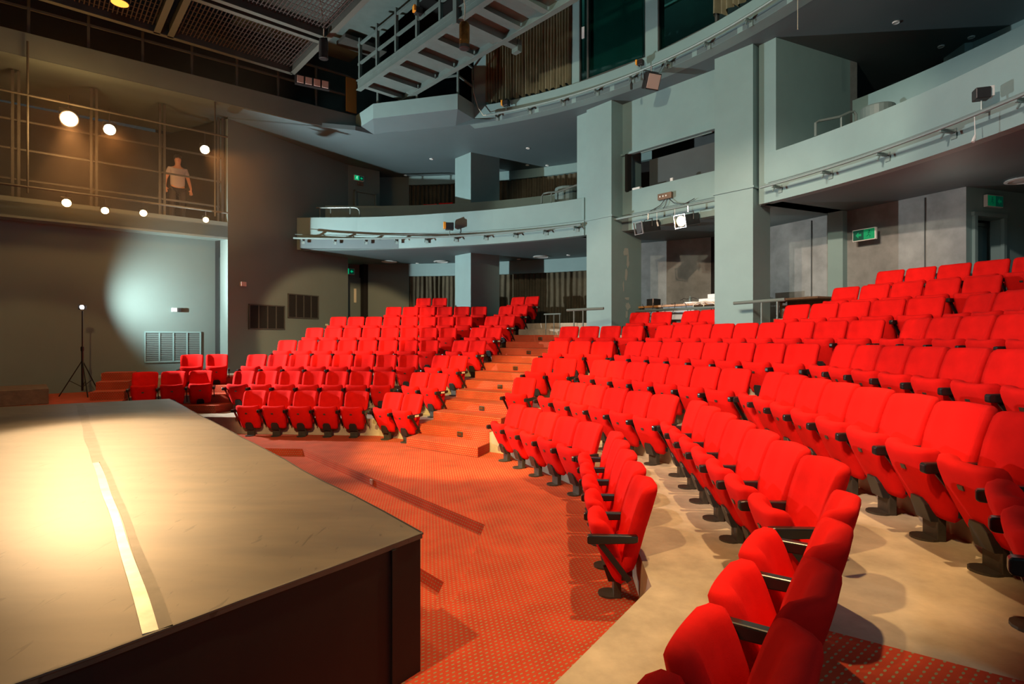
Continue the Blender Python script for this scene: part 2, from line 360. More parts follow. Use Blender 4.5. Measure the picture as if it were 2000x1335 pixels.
# tape strips on the seam
TA = px(308, 1231, ZS); TB = px(155, 789, ZS); dT = (TB - TA).normalized(); nT = Vector((dT.y, -dT.x))
rr = random.Random(5)
def strip(off, wd, t0, t1, name, m, dz, lab):
    L = (TB - TA).length; n = 24; ring = []
    l = []; r_ = []
    for i in range(n + 1):
        u = t0 + (t1 - t0) * i / n; p = TA + dT * L * u + nT * (off + .006 * math.sin(u * 9) + .003 * math.sin(u * 41)); h = wd / 2 * (1 + .10 * math.sin(u * 23 + 1))
        l.append(p - nT * h); r_.append(p + nT * h)
    o = MB().prism([tuple(v) for v in l + r_[::-1]], ZS, ZS + dz).build(name, m); return tag(o, lab, 'tape')
strip(-.024, .05, 0.0, .40, 'tape_strip', M['tape'], .004, 'silver tape strip with bright reflections on the stage near its front edge')
strip(.028, .045, .0, .40, 'tape_strip', M['tape_dark'], .003, 'dull grey tape strip on the stage running beside the bright silver tape')
strip(0, .10, .40, .995, 'tape_strip', M['tape_dark'], .003, 'long dark worn tape strip running to the back edge of the stage')

# ------------------------------------------------------------------ seats
def make_chair():
    root = bpy.data.objects.new('theatre_seat', None); COL.objects.link(root); root.empty_display_size = .1
    def lin(a, b, t): return a + (b - a) * t
    # backrest: v = outward, lofted closed rings from bottom to top
    prof = [(.245, .085, .030), (.26, .088, .048), (.30, .098, .056), (.42, .130, .058), (.55, .168, .056), (.68, .210, .054), (.78, .243, .050), (.83, .262, .045), (.853, .272, .034), (.865, .278, .016)]
    rings = []
    for i, (z, v, th) in enumerate(prof):
        w_ = lin(.205, .236, min(1, (z - .245) / .4)); w_ -= {8: .012, 9: .03}.get(i, 0) + {0: .02, 1: .006}.get(i, 0)
        wing = lin(.025, .08, min(1, (z - .245) / .35)); ring = []
        K = 10
        for s in range(K + 1):
            u = -1 + 2 * s / K; uu = u * w_; fr = max(0, abs(u) - .5) / .5
            dv = -wing * (fr ** 1.4); e = th * (1 - .55 * max(0, abs(u) - .8) / .2)
            ring.append((uu, v - e + dv, z + .008 * (1 - u * u) * (i > 6)))
        for s in range(K, -1, -1):
            u = -1 + 2 * s / K; uu = u * w_; fr = max(0, abs(u) - .5) / .5; dv = -wing * .9 * (fr ** 1.4); e = th * (1 - .55 * max(0, abs(u) - .8) / .2)
            ring.append((uu, v + e * .9 + dv, z + .008 * (1 - u * u) * (i > 6)))
        rings.append(ring)
    MB().loft(rings).build('backrest', M['red'], root, smooth=True)
    # folded seat: front (underside) leans forward; inner face dished
    prof = [(.150, .020, .022), (.162, .016, .040), (.20, .000, .050), (.30, -.042, .060), (.42, -.092, .066), (.52, -.132, .066), (.565, -.148, .060), (.588, -.155, .046), (.600, -.158, .022)]
    rings = []
    for i, (z, v, th) in enumerate(prof):
        w_ = lin(.190, .222, min(1, (z - .15) / .3)) - {0: .025, 1: .008, 7: .006, 8: .022}.get(i, 0); ring = []; K = 10
        for s in range(K + 1):
            u = -1 + 2 * s / K; e = th * (1 - .5 * max(0, abs(u) - .82) / .18); ring.append((u * w_, v - e + .02 * u * u, z + .014 * u * u * (i > 4)))
        for s in range(K, -1, -1):
            u = -1 + 2 * s / K; e = th * (1 - .5 * max(0, abs(u) - .82) / .18); b = .045 * min(1, max(0, abs(u) - .35) / .4) * (i > 1)
            ring.append((u * w_, v + e * .75 + b, z + .014 * u * u * (i > 4)))
        rings.append(ring)
    se = MB().loft(rings).build('seat', M['red'], root, smooth=True)
    q = MB(); q.box((0, -.176, .462), (.042, .014, .028), m=Matrix.Rotation(.35, 4, 'X')); q.build('number_plate', M['plate'], se)
    q = MB(); q.loft([[(-.075, -.056, .125), (.075, -.056, .125), (.075, .02, .125), (-.075, .02, .125)], [(-.072, -.094, .235), (.072, -.094, .235), (.072, -.02, .235), (-.072, -.02, .235)], [(-.045, -.108, .275), (.045, -.108, .275), (.045, -.04, .275), (-.045, -.04, .275)]])
    q.build('tip_bracket', M['fix'], se, bevel=.004)
    ft = MB().box((0, .012, .09), (.15, .055, .18)).build('pedestal', M['metal'], root, bevel=.005)
    q = MB(); ov = [(.085 * math.cos(a), -.045 + .085 * math.sin(a)) for a in [2 * math.pi * i / 16 for i in range(16)]]; ov = [(x, min(y, .03)) for x, y in ov]; q.prism(ov, 0, .014); q.build('foot_plate', M['metal'], ft)
    q = MB().box((0, .045, .215), (.40, .035, .05)); q.build('pivot_bar', M['fix'], root)
    def arm(sx, lab):
        a = MB(); X = sx * SP / 2
        a.loft([[(X - .026, y, zt - h), (X + .026, y, zt - h), (X + .026, y, zt), (X - .026, y, zt)] for y, zt, h in ((-.225, .532, .045), (-.215, .54, .062), (-.19, .543, .066), (.10, .545, .055), (.135, .545, .045))])
        o = a.build('armrest', M['black'], root, bevel=.008)
        q = MB(); q.beam((X, -.13, .48), (X, .075, .215), .016, .04); q.build('support_bar', M['black'], o)
        if lab: q = MB(); q.box((X + .029, -.03, .515), (.006, .095, .034)); l = q.build('row_label', M['label'], o)
    return root, arm
protoL, armf = make_chair(); armf(-1, False)
protoE, armf = make_chair(); armf(-1, False); armf(1, False)
protoA, armf = make_chair(); armf(-1, False); armf(1, True)
used = set()
def copy_tree(o, parent=None):
    c = o.copy(); COL.objects.link(c); c.parent = parent
    for ch in o.children: copy_tree(ch, c)
    return c
ORD = 'first second third fourth fifth sixth seventh eighth ninth tenth'.split()
def seat(proto, loc, rz, label, group):
    if proto.name not in used: used.add(proto.name); o = proto
    else: o = copy_tree(proto)
    o.location = loc; o.rotation_euler = (0, 0, rz); tag(o, label, 'seat', group); return o
BL = {0: ('from the side wall', 'of the grille-wall bank', 'seats of the bank below the side wall grilles'),
      -1: ('from the work light', 'of the corner bank', 'seats of the corner bank by the work light'),
      2: ('from the stairs', 'of the booth-facing bank', 'seats of the straight bank right of the stairs'),
      3: ('from the far end', 'of the side-facing bank', 'seats of the bank that faces the stage side'),
      4: ('from the far end', 'of the closest bank', 'seats of the bank closest to the viewpoint')}
ROWS = [(0, 1, -1.03, 5), (0, 2, -1.83, 7), (0, 3, -2.09, 8), (0, 4, -1.83, 8), (0, 5, -1.55, 8), (0, 6, -1.28, 8), (0, 7, .06, 6), (0, 8, .75, 2),
        (2, 1, -1.03, 5), (2, 2, -1.30, 6), (2, 3, -1.57, 7), (2, 4, -1.85, 8), (2, 5, -2.13, 9), (2, 6, -2.44, 2), (2, 6, .20, 5), (2, 7, .43, 5), (2, 8, .62, 5),
        (3, 1, -1.19, 5), (3, 2, -1.49, 7), (3, 3, -1.74, 8), (3, 4, -2.09, 8), (3, 5, -2.33, 8), (3, 6, -2.64, 8), (3, 7, -2.9, 8),
        (4, 2, -1.02, 4), (4, 3, -1.35, 2), (-1, 2, -.19, 3), (-1, 3, .61, 2)]
def inframe(f, a, p, z):
    b = fp(f, a - .25, p)
    return b.y > .4 and 1000 + FPX * b.x / b.y < 2010
for f, r, s0, n in ROWS:
    p = APO + PIT * (r - 1) + OFF.get(f, 0) - .28; z = RISE * (r - 1)
    ks = [k for k in range(n) if inframe(f, s0 + SP * k, p, z) or inframe(f, s0 + SP * k, p - .25, z)]
    for k in ks:
        c = fp(f, s0 + SP * k, p); ref, bl, grp = BL[f]
        rn = ORD[r - 1]; on = ORD[k]
        if (f, r, s0) == (2, 6, .20): lab = f'red tip-up seat, {on} beyond the round pillar gap in the sixth row {bl}'.replace('round pillar', 'pillar')
        else: lab = f'red tip-up seat, {on} {ref} in the {rn} row {bl}'
        seat(protoE if k == n - 1 else protoL, (c.x, c.y, z), TH[f], lab, grp)
for r, s0 in enumerate((-1.10, -1.35, -1.64, -1.88, -2.12, -2.39, -2.62, -2.86), 1):
    for k in range(2):
        c = fp(1, s0 + SP * k, APO + PIT * (r - 1) - .28)
        seat(protoA if k else protoL, (c.x, c.y, RISE * (r - 1)), TH[1], f"red tip-up seat on the {'stair side' if k else 'inner side'} of the pair in the {ORD[r-1]} row", 'paired seats beside the left edge of the stairs')
for r, s0, n in ((2, 1.29, 1), (3, 1.07, 2), (4, .87, 3), (5, .59, 4), (6, 1.93, 2)):
    for k in range(n):
        c = fp(1, s0 + SP * k, APO + PIT * (r - 1) - .28)
        seat(protoE if k == n - 1 else protoL, (c.x, c.y, RISE * (r - 1)), TH[1], f"red tip-up seat, {ORD[k]} from the stairs in the {ORD[r-1]} row of the wedge bank", 'seats of the wedge bank right of the stairs')
# seats on the circle
for k in range(4):
    P_ = pxY(774 + 31.3 * k, 400, 18.85 - .2 * k); seat(protoL, (P_.x, P_.y, 6.335 - .865), R(-10), f'red seat top showing over the circle parapet, {ORD[k]} from the exit door', 'seats behind the parapet of the circle')

# ------------------------------------------------------------------ walls
JB = Vector((-7.44, 14.77)); W2E = Vector((-5.45, 18.75)); dW = (W2E - JB).normalized(); nW = Vector((-dW.y, dW.x))
def wallq(name, a, b, z0, z1, m, th=.2, side=1):
    a = Vector(a); b = Vector(b); d = (b - a).normalized(); n = Vector((-d.y, d.x)) * th * side
    return struct(MB().prism([tuple(v) for v in (a, b, b + n, a + n)], z0, z1).build(name, m))
wallq('wall_side_dark', JB, W2E, 0, Z2, M['wall_side'], .35, 1)
dC = AX; nC = Vector((-.648, .7615))
WI = JB + Vector((-.648, .7615)) * .46; WIL = WI - AX * 8.5
wallq('wall_recess', WIL, WI + AX * .3, 0, Z1 - .05, M['wall_side'], .2, 1)
JL = JB - AX * 9
# soffit over the recess, with the gallery floor and its fascia above
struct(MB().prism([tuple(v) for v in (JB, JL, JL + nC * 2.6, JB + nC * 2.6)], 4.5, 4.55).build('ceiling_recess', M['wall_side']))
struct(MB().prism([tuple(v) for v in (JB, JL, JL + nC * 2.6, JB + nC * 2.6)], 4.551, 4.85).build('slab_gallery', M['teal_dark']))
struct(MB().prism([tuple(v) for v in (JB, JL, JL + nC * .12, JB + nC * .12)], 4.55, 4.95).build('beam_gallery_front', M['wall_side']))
wallq('wall_gallery_back', JB + nC * 2.4, JL + nC * 2.4, 4.85, Z2, M['grey_dark'], .1, -1)
# gallery screen of steel posts and rails
scr = thing('gallery_screen', 'dark steel screen of doubled posts and rails closing the side gallery', 'screen', (JB.x, JB.y, 4.95))
for i, tt in enumerate((.165, 1.47, 2.82, 4.17, 5.52, 6.9)):
    for dx in (-.05, .05):
        p = JB + nC * .06 - AX * (tt + dx); MB().box((p.x, p.y, 6.3), (.05, .06, 2.72), math.atan2(AX.y, AX.x)).build('post', M['steel_dark'], scr, world=1)
for z in (5.34, 5.99, 6.61, 7.2):
    a = JB + nC * .06 - AX * .1; b = a - AX * 6.9; q = MB(); q.beam((*a, z), (*b, z), .03, .04); q.build('rail', M['steel_dark'], scr, world=1)
# upper gallery above: slab, fascia, guard rail
G0 = Vector((-4.42, 15.96)); GA = Vector((.7860, .6182)); GL = G0 - GA * 11
nG = Vector((-GA.y, GA.x))
struct(MB().prism([tuple(v) for v in (G0 + GA * 1.3, GL, GL + nG * 3.2, G0 + GA * 1.3 + nG * 3.2)], 7.72, 8.2).build('slab_upper_gallery', M['teal_dark']))
wallq('wall_upper_gallery', G0 + nG * 2.6 + GA * 2, GL + nG * 2.6, 8.2, 12, M['grey_dark'], .1, -1)
def guard(name, label, pts, z0, rails, posts=None, rr_=.025, m='steel', group=None, sq=True, step=.95):
    t = thing(name, label, 'railing', (*pts[0], z0), 0, group)
    zt = z0 + rails[-1]
    for a, b in zip(pts, pts[1:]):
        a = Vector(a); b = Vector(b); L = (b - a).length; n = max(1, round(L / step))
        for i in range(n + (b == Vector(pts[-1]))):
            p = a + (b - a) * i / n
            q = MB(); (q.box((p.x, p.y, (z0 + zt) / 2), (.05, .05, zt - z0), math.atan2((b - a).y, (b - a).x)) if sq else q.tube([(p.x, p.y, z0), (p.x, p.y, zt)], rr_ * .7)); q.build('post', M[m], t, world=1)
    for h in rails:
        q = MB()
        if sq:
            for a, b in zip(pts, pts[1:]): q.beam((*a, z0 + h), (*b, z0 + h), .04, .045)
        else: q.tube([(*p, z0 + h) for p in pts], rr_, 10)
        q.build('rail', M[m], t, world=1)
    return t
guard('guard_rail', 'dark guard rail with square posts along the shadowed upper gallery', [tuple(G0 + nG * .1 - GA * .1), tuple(GL + nG * .1)], 8.2, (.55, 1.1), m='steel_dark')
# upper platform with slanted ends in front of the upper circle
V = [G0, px(728.8, 202.5, 8.2), px(893.8, 182.5, 8.2), px(925, 202.5, 8.2)]
back = [V[3] + Vector((.25, 1.6)), V[0] + Vector((.8, 1.6))]
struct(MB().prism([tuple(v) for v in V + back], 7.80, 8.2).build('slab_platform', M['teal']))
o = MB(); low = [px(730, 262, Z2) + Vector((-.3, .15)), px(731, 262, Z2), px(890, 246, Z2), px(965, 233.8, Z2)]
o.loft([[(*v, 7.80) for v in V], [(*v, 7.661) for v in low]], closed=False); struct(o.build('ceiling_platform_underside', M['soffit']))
guard('guard_rail', 'teal guard rail around the upper platform beneath the bridge', [tuple(V[1] + Vector((.1, .1))), tuple(V[2] + Vector((0, .08))), tuple(V[3] + Vector((-.03, .1)))], 8.2, (.5, 1.0), m='steel')
# curtain/door walls behind the stalls
def arcpts(r, a0, a1, n): return [pol(r, a0 + (a1 - a0) * i / n) for i in range(n + 1)]
def arcwall(name, r, a0, a1, z0, z1, m, th=.15, n=24):
    A = arcpts(r, a0, a1, n); B = arcpts(r + th, a0, a1, n); return struct(MB().prism([tuple(v) for v in A + B[::-1]], z0, z1).build(name, m))
def slabring(name, r0, r1, a0, a1, z0, z1, m, n=40):
    A = arcpts(r0, a0, a1, n); B = arcpts(r1, a0, a1, n); return struct(MB().prism([tuple(v) for v in A + B[::-1]], z0, z1).build(name, m))
arcwall('wall_back_stalls', 14.55, 86.4, 92.2, 0, Z1, M['wall_side'])
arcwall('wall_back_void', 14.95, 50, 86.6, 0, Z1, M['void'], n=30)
arcwall('beam_curtain_lower', 14.5, 50, 86.4, 4.11, Z1, M['teal'])
DA = px(717, 518.7, Z1); DB = px(669.5, 515, Z1) - AX * .9
wallq('wall_exit', DB, DA, 0, Z1, M['wall_side'], .2, 1)
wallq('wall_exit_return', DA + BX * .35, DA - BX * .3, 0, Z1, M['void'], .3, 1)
wallq('wall_side_return', W2E, W2E - BX * 1.9, 0, Z2, M['wall_side'], .3, 1)
struct(MB().prism([tuple(v) for v in (JB + nW * .3, W2E + nW * .3, W2E + nW * 4, JB + nW * 4)], 0, Z2).build('wall_side_mass', M['void']))

# doors: exit door in the corner below the circle
def door(n, a, b, z0, z1, m, depth=.06, handle=True):
    a = Vector(a); b = Vector(b); d = (b - a).normalized(); nn = Vector((d.y, -d.x)); rz = math.atan2(d.y, d.x)
    c = (a + b) / 2 + nn * depth / 2; L = (b - a).length
    o = struct(MB().box((c.x, c.y, (z0 + z1) / 2), (L, depth, z1 - z0), rz).build(f'door_{n}', m, bevel=.004))
    q = MB(); e = .06
    for s in (a, b): q.box((s.x + nn.x * .05, s.y + nn.y * .05, (z0 + z1) / 2 + e / 2), (e, .1, z1 - z0 + e), rz)
    m0 = (a + b) / 2; q.box((m0.x + nn.x * .05, m0.y + nn.y * .05, z1 + e / 2), (L + e, .1, e), rz); q.build('door_frame', m, o)
    if handle: 
        h = b - d * .22 + nn * (depth + .01); MB().box((h.x, h.y, z0 + 1.1), (.09, .02, .5), rz).build('push_plate', M['label'], o, bevel=.003)
    return o
dA = px(706, 545, 4.0); 
eD = DA - AX * .28; eC = eD - AX * .95
door(1, eC, eD, 2.33, 4.02, M['wall_side'])

# far right concrete walls
cw = [Vector((2.6, 16.2)), Vector((5.19, 14.72))]
wallq('wall_concrete_booth', cw[0], cw[1], 0, Z1, M['concrete_wall'], .2, 1)
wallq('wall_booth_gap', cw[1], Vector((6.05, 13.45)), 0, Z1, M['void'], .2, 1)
c1 = Vector((6.02, 13.48)); c2 = px(1654, 412, Z1); c3 = px(1887, 364.3, Z1); c4 = c3 + Vector((math.cos(R(18)), math.sin(R(18)))) * 3.5
wallq('wall_concrete_rear', c1, c3, 0, Z1, M['concrete_wall'], .25, 1)
q = MB(); dd = (c3 - c1).normalized(); nn = Vector((dd.y, -dd.x)); nn = -nn if nn.dot(C - c1) < 0 else nn
for fr in (.30, .845, .47):
    L = (c3 - c1).length; p = c1 + dd * L * fr + nn * .012; q.box((p.x, p.y, 2.9), (.012, .026, 3.2), math.atan2(dd.y, dd.x))
struct(q.build('trim_concrete_joint', M['grey_dark']))
pA, pB = px(1616.5, 416, Z1), px(1646, 410.6, Z1)
struct(MB().prism([tuple(v) for v in (pA, pB, pB - nn * .25, pA - nn * .25)], 0, Z1).build('pillar_pilaster', M['teal']))
# exit passage at the far right: wall with a door
d4 = (c4 - c3).normalized(); n4 = Vector((d4.y, -d4.x))
s1, s2 = c3 + d4 * .18, c3 + d4 * .92
wallq('wall_exit_right', c3, s1, 0, Z1, M['teal'], .2, 1); wallq('wall_exit_right', s2, c4, 0, Z1, M['teal'], .2, 1); wallq('wall_exit_right', s1, s2, 4.05, Z1, M['teal'], .2, 1)
dr = door(2, s1 - n4 * .42 - d4 * .16, s2 - n4 * .42 + d4 * .25, 2.0, 3.98, M['teal'], handle=False)
MB().box(((s1 - n4 * .37).x + .12, (s1 - n4 * .37).y + .02, 3.86), (.26, .05, .06), math.atan2(d4.y, d4.x)).build('door_closer', M['chrome'], dr)
q = MB()
for s_ in (s1, s2): q.box((s_.x + n4.x * .02, s_.y + n4.y * .02, 3.05), (.07, .06, 2.06), math.atan2(d4.y, d4.x))
mm = (s1 + s2) / 2; q.box((mm.x + n4.x * .02, mm.y + n4.y * .02, 4.09), ((s2 - s1).length + .1, .06, .07), math.atan2(d4.y, d4.x)); struct(q.build('trim_exit_door_frame', M['teal']))

# circle (first balcony)
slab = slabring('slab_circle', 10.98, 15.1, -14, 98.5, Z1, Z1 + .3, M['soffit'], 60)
def parapet(name, pts, z0, z1, m, th=.16):
    P = [Vector(p) for p in pts]; out = []
    for i, p in enumerate(P):
        d = (P[min(i + 1, len(P) - 1)] - P[max(i - 1, 0)]).normalized(); nrm = Vector((d.y, -d.x)); nrm = nrm if nrm.dot(p - C) > 0 else -nrm; out.append(p + nrm * th)
    return struct(MB().prism([tuple(v) for v in P + out[::-1]], z0, z1).build(name, m))
leftarc = [px(560, 487.4, Z1), px(600, 487, Z1)] + [pol(10.85 + .25 * max(0, (a - 76) / 14), a) for a in range(90, 53, -2)] + [pol(10.84, 53.6)]
parapet('wall_circle_parapet', leftarc, Z1 - .004, 5.5, M['teal'], .18)
rightarc = [pol(10.86, a) for a in range(29, -15, -2)]
parapet('wall_circle_parapet_right', rightarc, Z1 - .004, 5.5, M['teal'], .18)
# second step parapet of the circle and the raised rear floor
arcwall('wall_circle_step', 12.25, 60, 97, 4.86, 6.1, M['teal'], .12); slabring('slab_circle_rear', 12.37, 15, 60, 96, 5.2, 5.46, M['teal_dark'])
arcwall('wall_circle_step_right', 12.3, -10, 25, 4.86, 6.5, M['teal'], .12)
arcwall('wall_back_circle', 14.55, 86.4, 97, 4.86, Z2, M['wall_side']); arcwall('wall_back_circle_void', 14.95, 50, 86.6, 4.86, Z2, M['void'], n=30)
arcwall('beam_curtain_upper', 14.5, 50, 86.4, 7.36, Z2, M['teal'])
arcwall('wall_back_circle_right', 14.5, -12, 21.7, 4.86, Z2, M['teal'], .15); arcwall('wall_back_far', 19.5, 10, 36, 4.86, Z2, M['grey_dark'], .15)
# upper circle: soffit, fascia, facade
ring2 = [pol(10.14, a) for a in range(-14, 88, 3)]
sof = struct(MB().prism([tuple(v) for v in [pol(10.14, a) for a in range(-16, 86, 3)] + [px(728, 262, Z2), px(694, 254, Z2), JB, W2E + nW * 2, pol(20, 100)] + [pol(20, a) for a in range(96, -17, -6)]], Z2, Z2 + .12).build('ceiling_upper_soffit', M['soffit']))
struct(MB().prism([tuple(v) for v in (G0 - GA * .1, GL, GL + nG * 1.4, JB + Vector((.3, -.1)) + nG * .2, G0 + nG * 2)], 7.70, 7.722).build('ceiling_under_gallery', M['soffit']))
parapet('wall_upper_fascia', [pol(10.14, a) for a in range(70, -15, -2)], Z2 - .004, 8.12, M['teal'], .3)
slabring('slab_upper_circle', 10.4, 15, -14, 100, 7.8, 8.1, M['teal_dark'], 50)
# facade of the upper level: posts, windows, curtains
RF = 10.22
def ang_px(x, r=RF):                                               # angle on circle r seen at image column x
    k = (x - 1000) / FPX; best = None
    for i in range(0, 1200):
        a = i * .1; p = pol(r, a)
        if p.y > 0 and abs(p.x / p.y - k) < (best[0] if best else 9): best = (abs(p.x / p.y - k), a)
    return best[1]
def facade(name, x0, x1, z0, z1, m, th=.12, r=RF): a0, a1 = ang_px(x0), ang_px(x1); return arcwall(name, r, a1, a0, z0, z1, m, th, 6)
facade('wall_upper_pier', 925, 949, 8.1, 12, M['teal'], .25); facade('wall_upper_pier', 1116, 1131, 8.1, 12, M['teal'], .25)
facade('wall_upper_pier', 1261, 1284, 8.1, 12, M['teal'], .25); arcwall('wall_upper_pier', RF, 15, ang_px(1398) - 5.6, 8.1, 12, M['teal'], .2)
arcwall('wall_upper_back', 12.6, 12, 72, 8.1, 12, M['grey_dark'], .1)
struct(MB().prism([(-14, -7), (14, -7), (14, 24), (-14, 24)], 12, 12.1).build('ceiling', M['void']))
def curtain(name, label, P, z0, z1, m, folds, amp=.05, group=None, ragged=.0):
    rg = random.Random(len(label)); n = folds * 8; top = []; bot = []; mid = []
    L = [Vector(p) for p in P]; seg = len(L) - 1
    ph = [rg.uniform(-.6, .6) for _ in range(folds + 2)]; am = [rg.uniform(.5, 1.3) for _ in range(folds + 2)]
    rings = [[], [], [], []]
    for i in range(n + 1):
        u = i / n; s = u * seg; k = min(seg - 1, int(s)); fr = s - k; p = L[k].lerp(L[k + 1], fr); d = (L[k + 1] - L[k]).normalized(); nn = Vector((d.y, -d.x))
        fi = int(u * folds); w_ = math.sin(2 * math.pi * u * folds + ph[fi] * 0) * am[fi] * amp
        zb = z0 + ragged * math.sin(u * folds * 2.7) * .5
        for j, z in enumerate((zb, zb + (z1 - zb) * .33, zb + (z1 - zb) * .66, z1)): rings[j].append((*(p + nn * w_ * (1.15 - .2 * j / 3) + d * .01 * math.sin(j * 2 + fi)), z))
    o = MB().loft(rings, closed=False).build(name, m, smooth=True); return tag(o, label, 'curtain', group)
curtain('curtain', 'dark brown pleated curtain behind the stalls, beside the solid wall', arcpts(14.62, 86.4, 79.2, 5), 2.34, 4.13, M['curt'], 12)
curtain('curtain', 'brown pleated curtain behind the stalls between two pillars', arcpts(14.62, 79.2, 56, 10), 2.34, 4.13, M['curt'], 30)
curtain('curtain', 'dark curtain at the back of the circle, beside the exit', arcpts(14.62, 86.4, 79.2, 5), 5.5, 7.38, M['curt'], 12)
curtain('curtain', 'dark curtain at the back of the circle behind the curved handrail', arcpts(14.62, 79.2, 60, 8), 5.5, 7.38, M['curt'], 26)
aC0, aC1 = ang_px(949), ang_px(1116)
curtain('curtain', 'long olive pleated curtain hanging beside the upper windows', arcpts(RF - .02, aC0, aC1, 6), 8.18, 11.9, M['curt2'], 30, .05, ragged=.08)
curtain('curtain', 'bunched olive curtain corner above the pipe rail', arcpts(RF - .02, ang_px(1398), ang_px(1398) - 5.5, 3), 8.25, 11.9, M['curt2'], 7, .07, ragged=.12)
def window(n, x0, x1):
    a0, a1 = ang_px(x0), ang_px(x1); p0, p1 = pol(RF + .05, a0), pol(RF + .05, a1); rz = math.atan2((p1 - p0).y, (p1 - p0).x)
    q = MB(); z0, z1 = 8.14, 11.2; c = (p0 + p1) / 2; L = (p1 - p0).length
    for s_ in (p0, p1): q.box((s_.x, s_.y, (z0 + z1) / 2), (.05, .08, z1 - z0), rz)
    q.box((c.x, c.y, z0 + .02), (L, .08, .05), rz); q.box((c.x, c.y, z1), (L, .08, .05), rz)
    if n == 1: s_ = p0.lerp(p1, .13); q.box((s_.x, s_.y, (z0 + z1) / 2), (.05, .06, z1 - z0), rz)
    o = struct(q.build(f'window_{n}', M['steel_dark'])); MB().box((c.x, c.y, (z0 + z1) / 2), (L - .04, .012, z1 - z0), rz).build('pane', M['glass'], o)
    if n == 1: MB().box((c.x + .04, c.y + .07, (z0 + z1) / 2), (L * .86, .02, z1 - z0), rz).build('backing_panel', mat('green_backing', (.06, .16, .14), .8, var=.2, scale=1.5), o)  # panel added behind the glass to give the dim interior its green
    return o
window(1, 1131, 1261); window(2, 1284, 1398)
q = MB(); p = pol(11.9, ang_px(1352, 11.9)); q.box((p.x, p.y, 8.55), (1.3, .5, .9), R(-50)); tag(q.build('storage_cabinet', M['wood'], bevel=.01), 'brown wooden cabinet seen through the upper window', 'cabinet')
q = MB(); p = pol(11.6, ang_px(1325, 11.6)); q.box((p.x, p.y, 10.0), (1.2, .08, .05), R(-50)); tag(q.build('strip_light', M['white']), 'pale strip light seen through the upper window', 'light')
q = MB(); p = pol(RF + .03, ang_px(1137)); q.box((p.x, p.y, 9.35), (.07, .015, .28), R(-30)); tag(q.build('paper_notice', M['white']), 'pale paper notice taped inside the upper window edge', 'notice')

# pillars
def rectpoly(c, ax, bx, l, d): return [tuple(v) for v in (c, c + bx * l, c + bx * l + ax * d, c + ax * d)]
PA = px(1145.7, 215, Z2); PB = px(1395.7, 115.5, Z2); PC = px(888.8, 309.5, Z2)
struct(MB().prism(rectpoly(PA, AX, BX, .80, 1.17), 0, Z2).build('pillar', M['teal']))
struct(MB().prism(rectpoly(PB, AX, BX, .81, .72), 0, Z2).build('pillar', M['teal']))
bb = px(919.5, 297, Z2) - PC; bb.normalize()
struct(MB().prism([tuple(v) for v in (PC, px(919.5, 297, Z2), px(975.5, 308.7, Z2), PC + (px(975.5, 308.7, Z2) - px(919.5, 297, Z2)))], 0, Z2).build('pillar', M['teal']))
struct(MB().prism(rectpoly(px(1127, 227, Z2), AX, BX, .45, .5), Z1, Z2).build('pillar_set_back', M['teal']))
fn = px(1482.5, 89, Z2); fe = px(1515.5, 73, Z2); rd = Vector((math.cos(R(24.7)), math.sin(R(24.7))))
struct(MB().prism([tuple(v) for v in (fn, fe, fe + rd * 2.15, fn + rd * 2.15)], Z1, Z2).build('wall_fin', M['teal']))
e0 = fe + rd * 2.15
struct(MB().prism([tuple(v) for v in (e0, e0 + rd * .22, e0 + rd * .22 - Vector((rd.y, -rd.x)) * .3, e0 - Vector((rd.y, -rd.x)) * .3)], Z1, Z2).build('wall_fin_end', M['concrete_wall']))
lw = pol(14.4, 21.6); struct(MB().prism([tuple(v) for v in (lw, lw + Vector((.3, -.1)), lw + Vector((.4, .6)), lw + Vector((.05, .6)))], Z1, Z2).build('pillar_rear', M['teal']))
# little ledge around the pillars at circle height
q = MB()
for Pp in (PA, PB): q.prism(rectpoly(Pp - AX * .03 - BX * .03, AX, BX, .87, .5), 4.86, 4.90)
struct(q.build('trim_pillar_ledge', M['teal']))
# flaked paint on the pillar flank
rg = random.Random(11); ff = MB(); base = PA + BX * .803
for (cx, cz, sx, sz) in ((.55, 4.05, .12, .12), (.62, 3.8, .07, .2), (.56, 3.5, .06, .16), (.45, 3.2, .03, .14), (.6, 2.9, .1, .05), (.62, 2.72, .12, .1), (.58, 2.5, .06, .12)):
    pts = []
    for i in range(14):
        a = 2 * math.pi * i / 14; rr_ = rg.uniform(.6, 1.1); pts.append((cx + sx * rr_ * math.cos(a), cz + sz * rr_ * math.sin(a)))
    ff.add([(*(base + AX * u + BX * .003), z) for u, z in pts], [tuple(range(14))])
struct(ff.build('wall_flaked_paint', M['speck']))
# booth wall between the pillars: parapet, lintel wall, dark opening
b0 = PA + BX * .75 + AX * .42; b1 = PB + AX * .42 + BX * .1
wallq('wall_booth_parapet', b0, b1, Z1 - .004, 5.5, M['teal'], .2, 1)
wallq('wall_booth_head', b0, b1, 6.42, Z2, M['teal'], .2, 1)
db = (b1 - b0).normalized(); nb = Vector((-db.y, db.x))
q = MB(); q.beam((*(b0 - nb * .02), 6.40), (*(b1 - nb * .02), 6.40), .1, .05); struct(q.build('trim_booth_head', M['teal']))
q = MB(); a_ = b0 + db * .2
for s_ in (b0 + db * .22, b1 - db * .02): q.box((s_.x, s_.y, 5.94), (.07, .16, .9), math.atan2(db.y, db.x))
struct(q.build('window_3', M['void']))
wallq('wall_booth_left', b0, b0 + db * .2, 5.5, 6.42, M['teal'], .2, 1)
wallq('wall_booth_back', b0 + nb * 1.3, b1 + nb * 1.3, 4.86, Z2, M['grey_dark'], .1, 1)
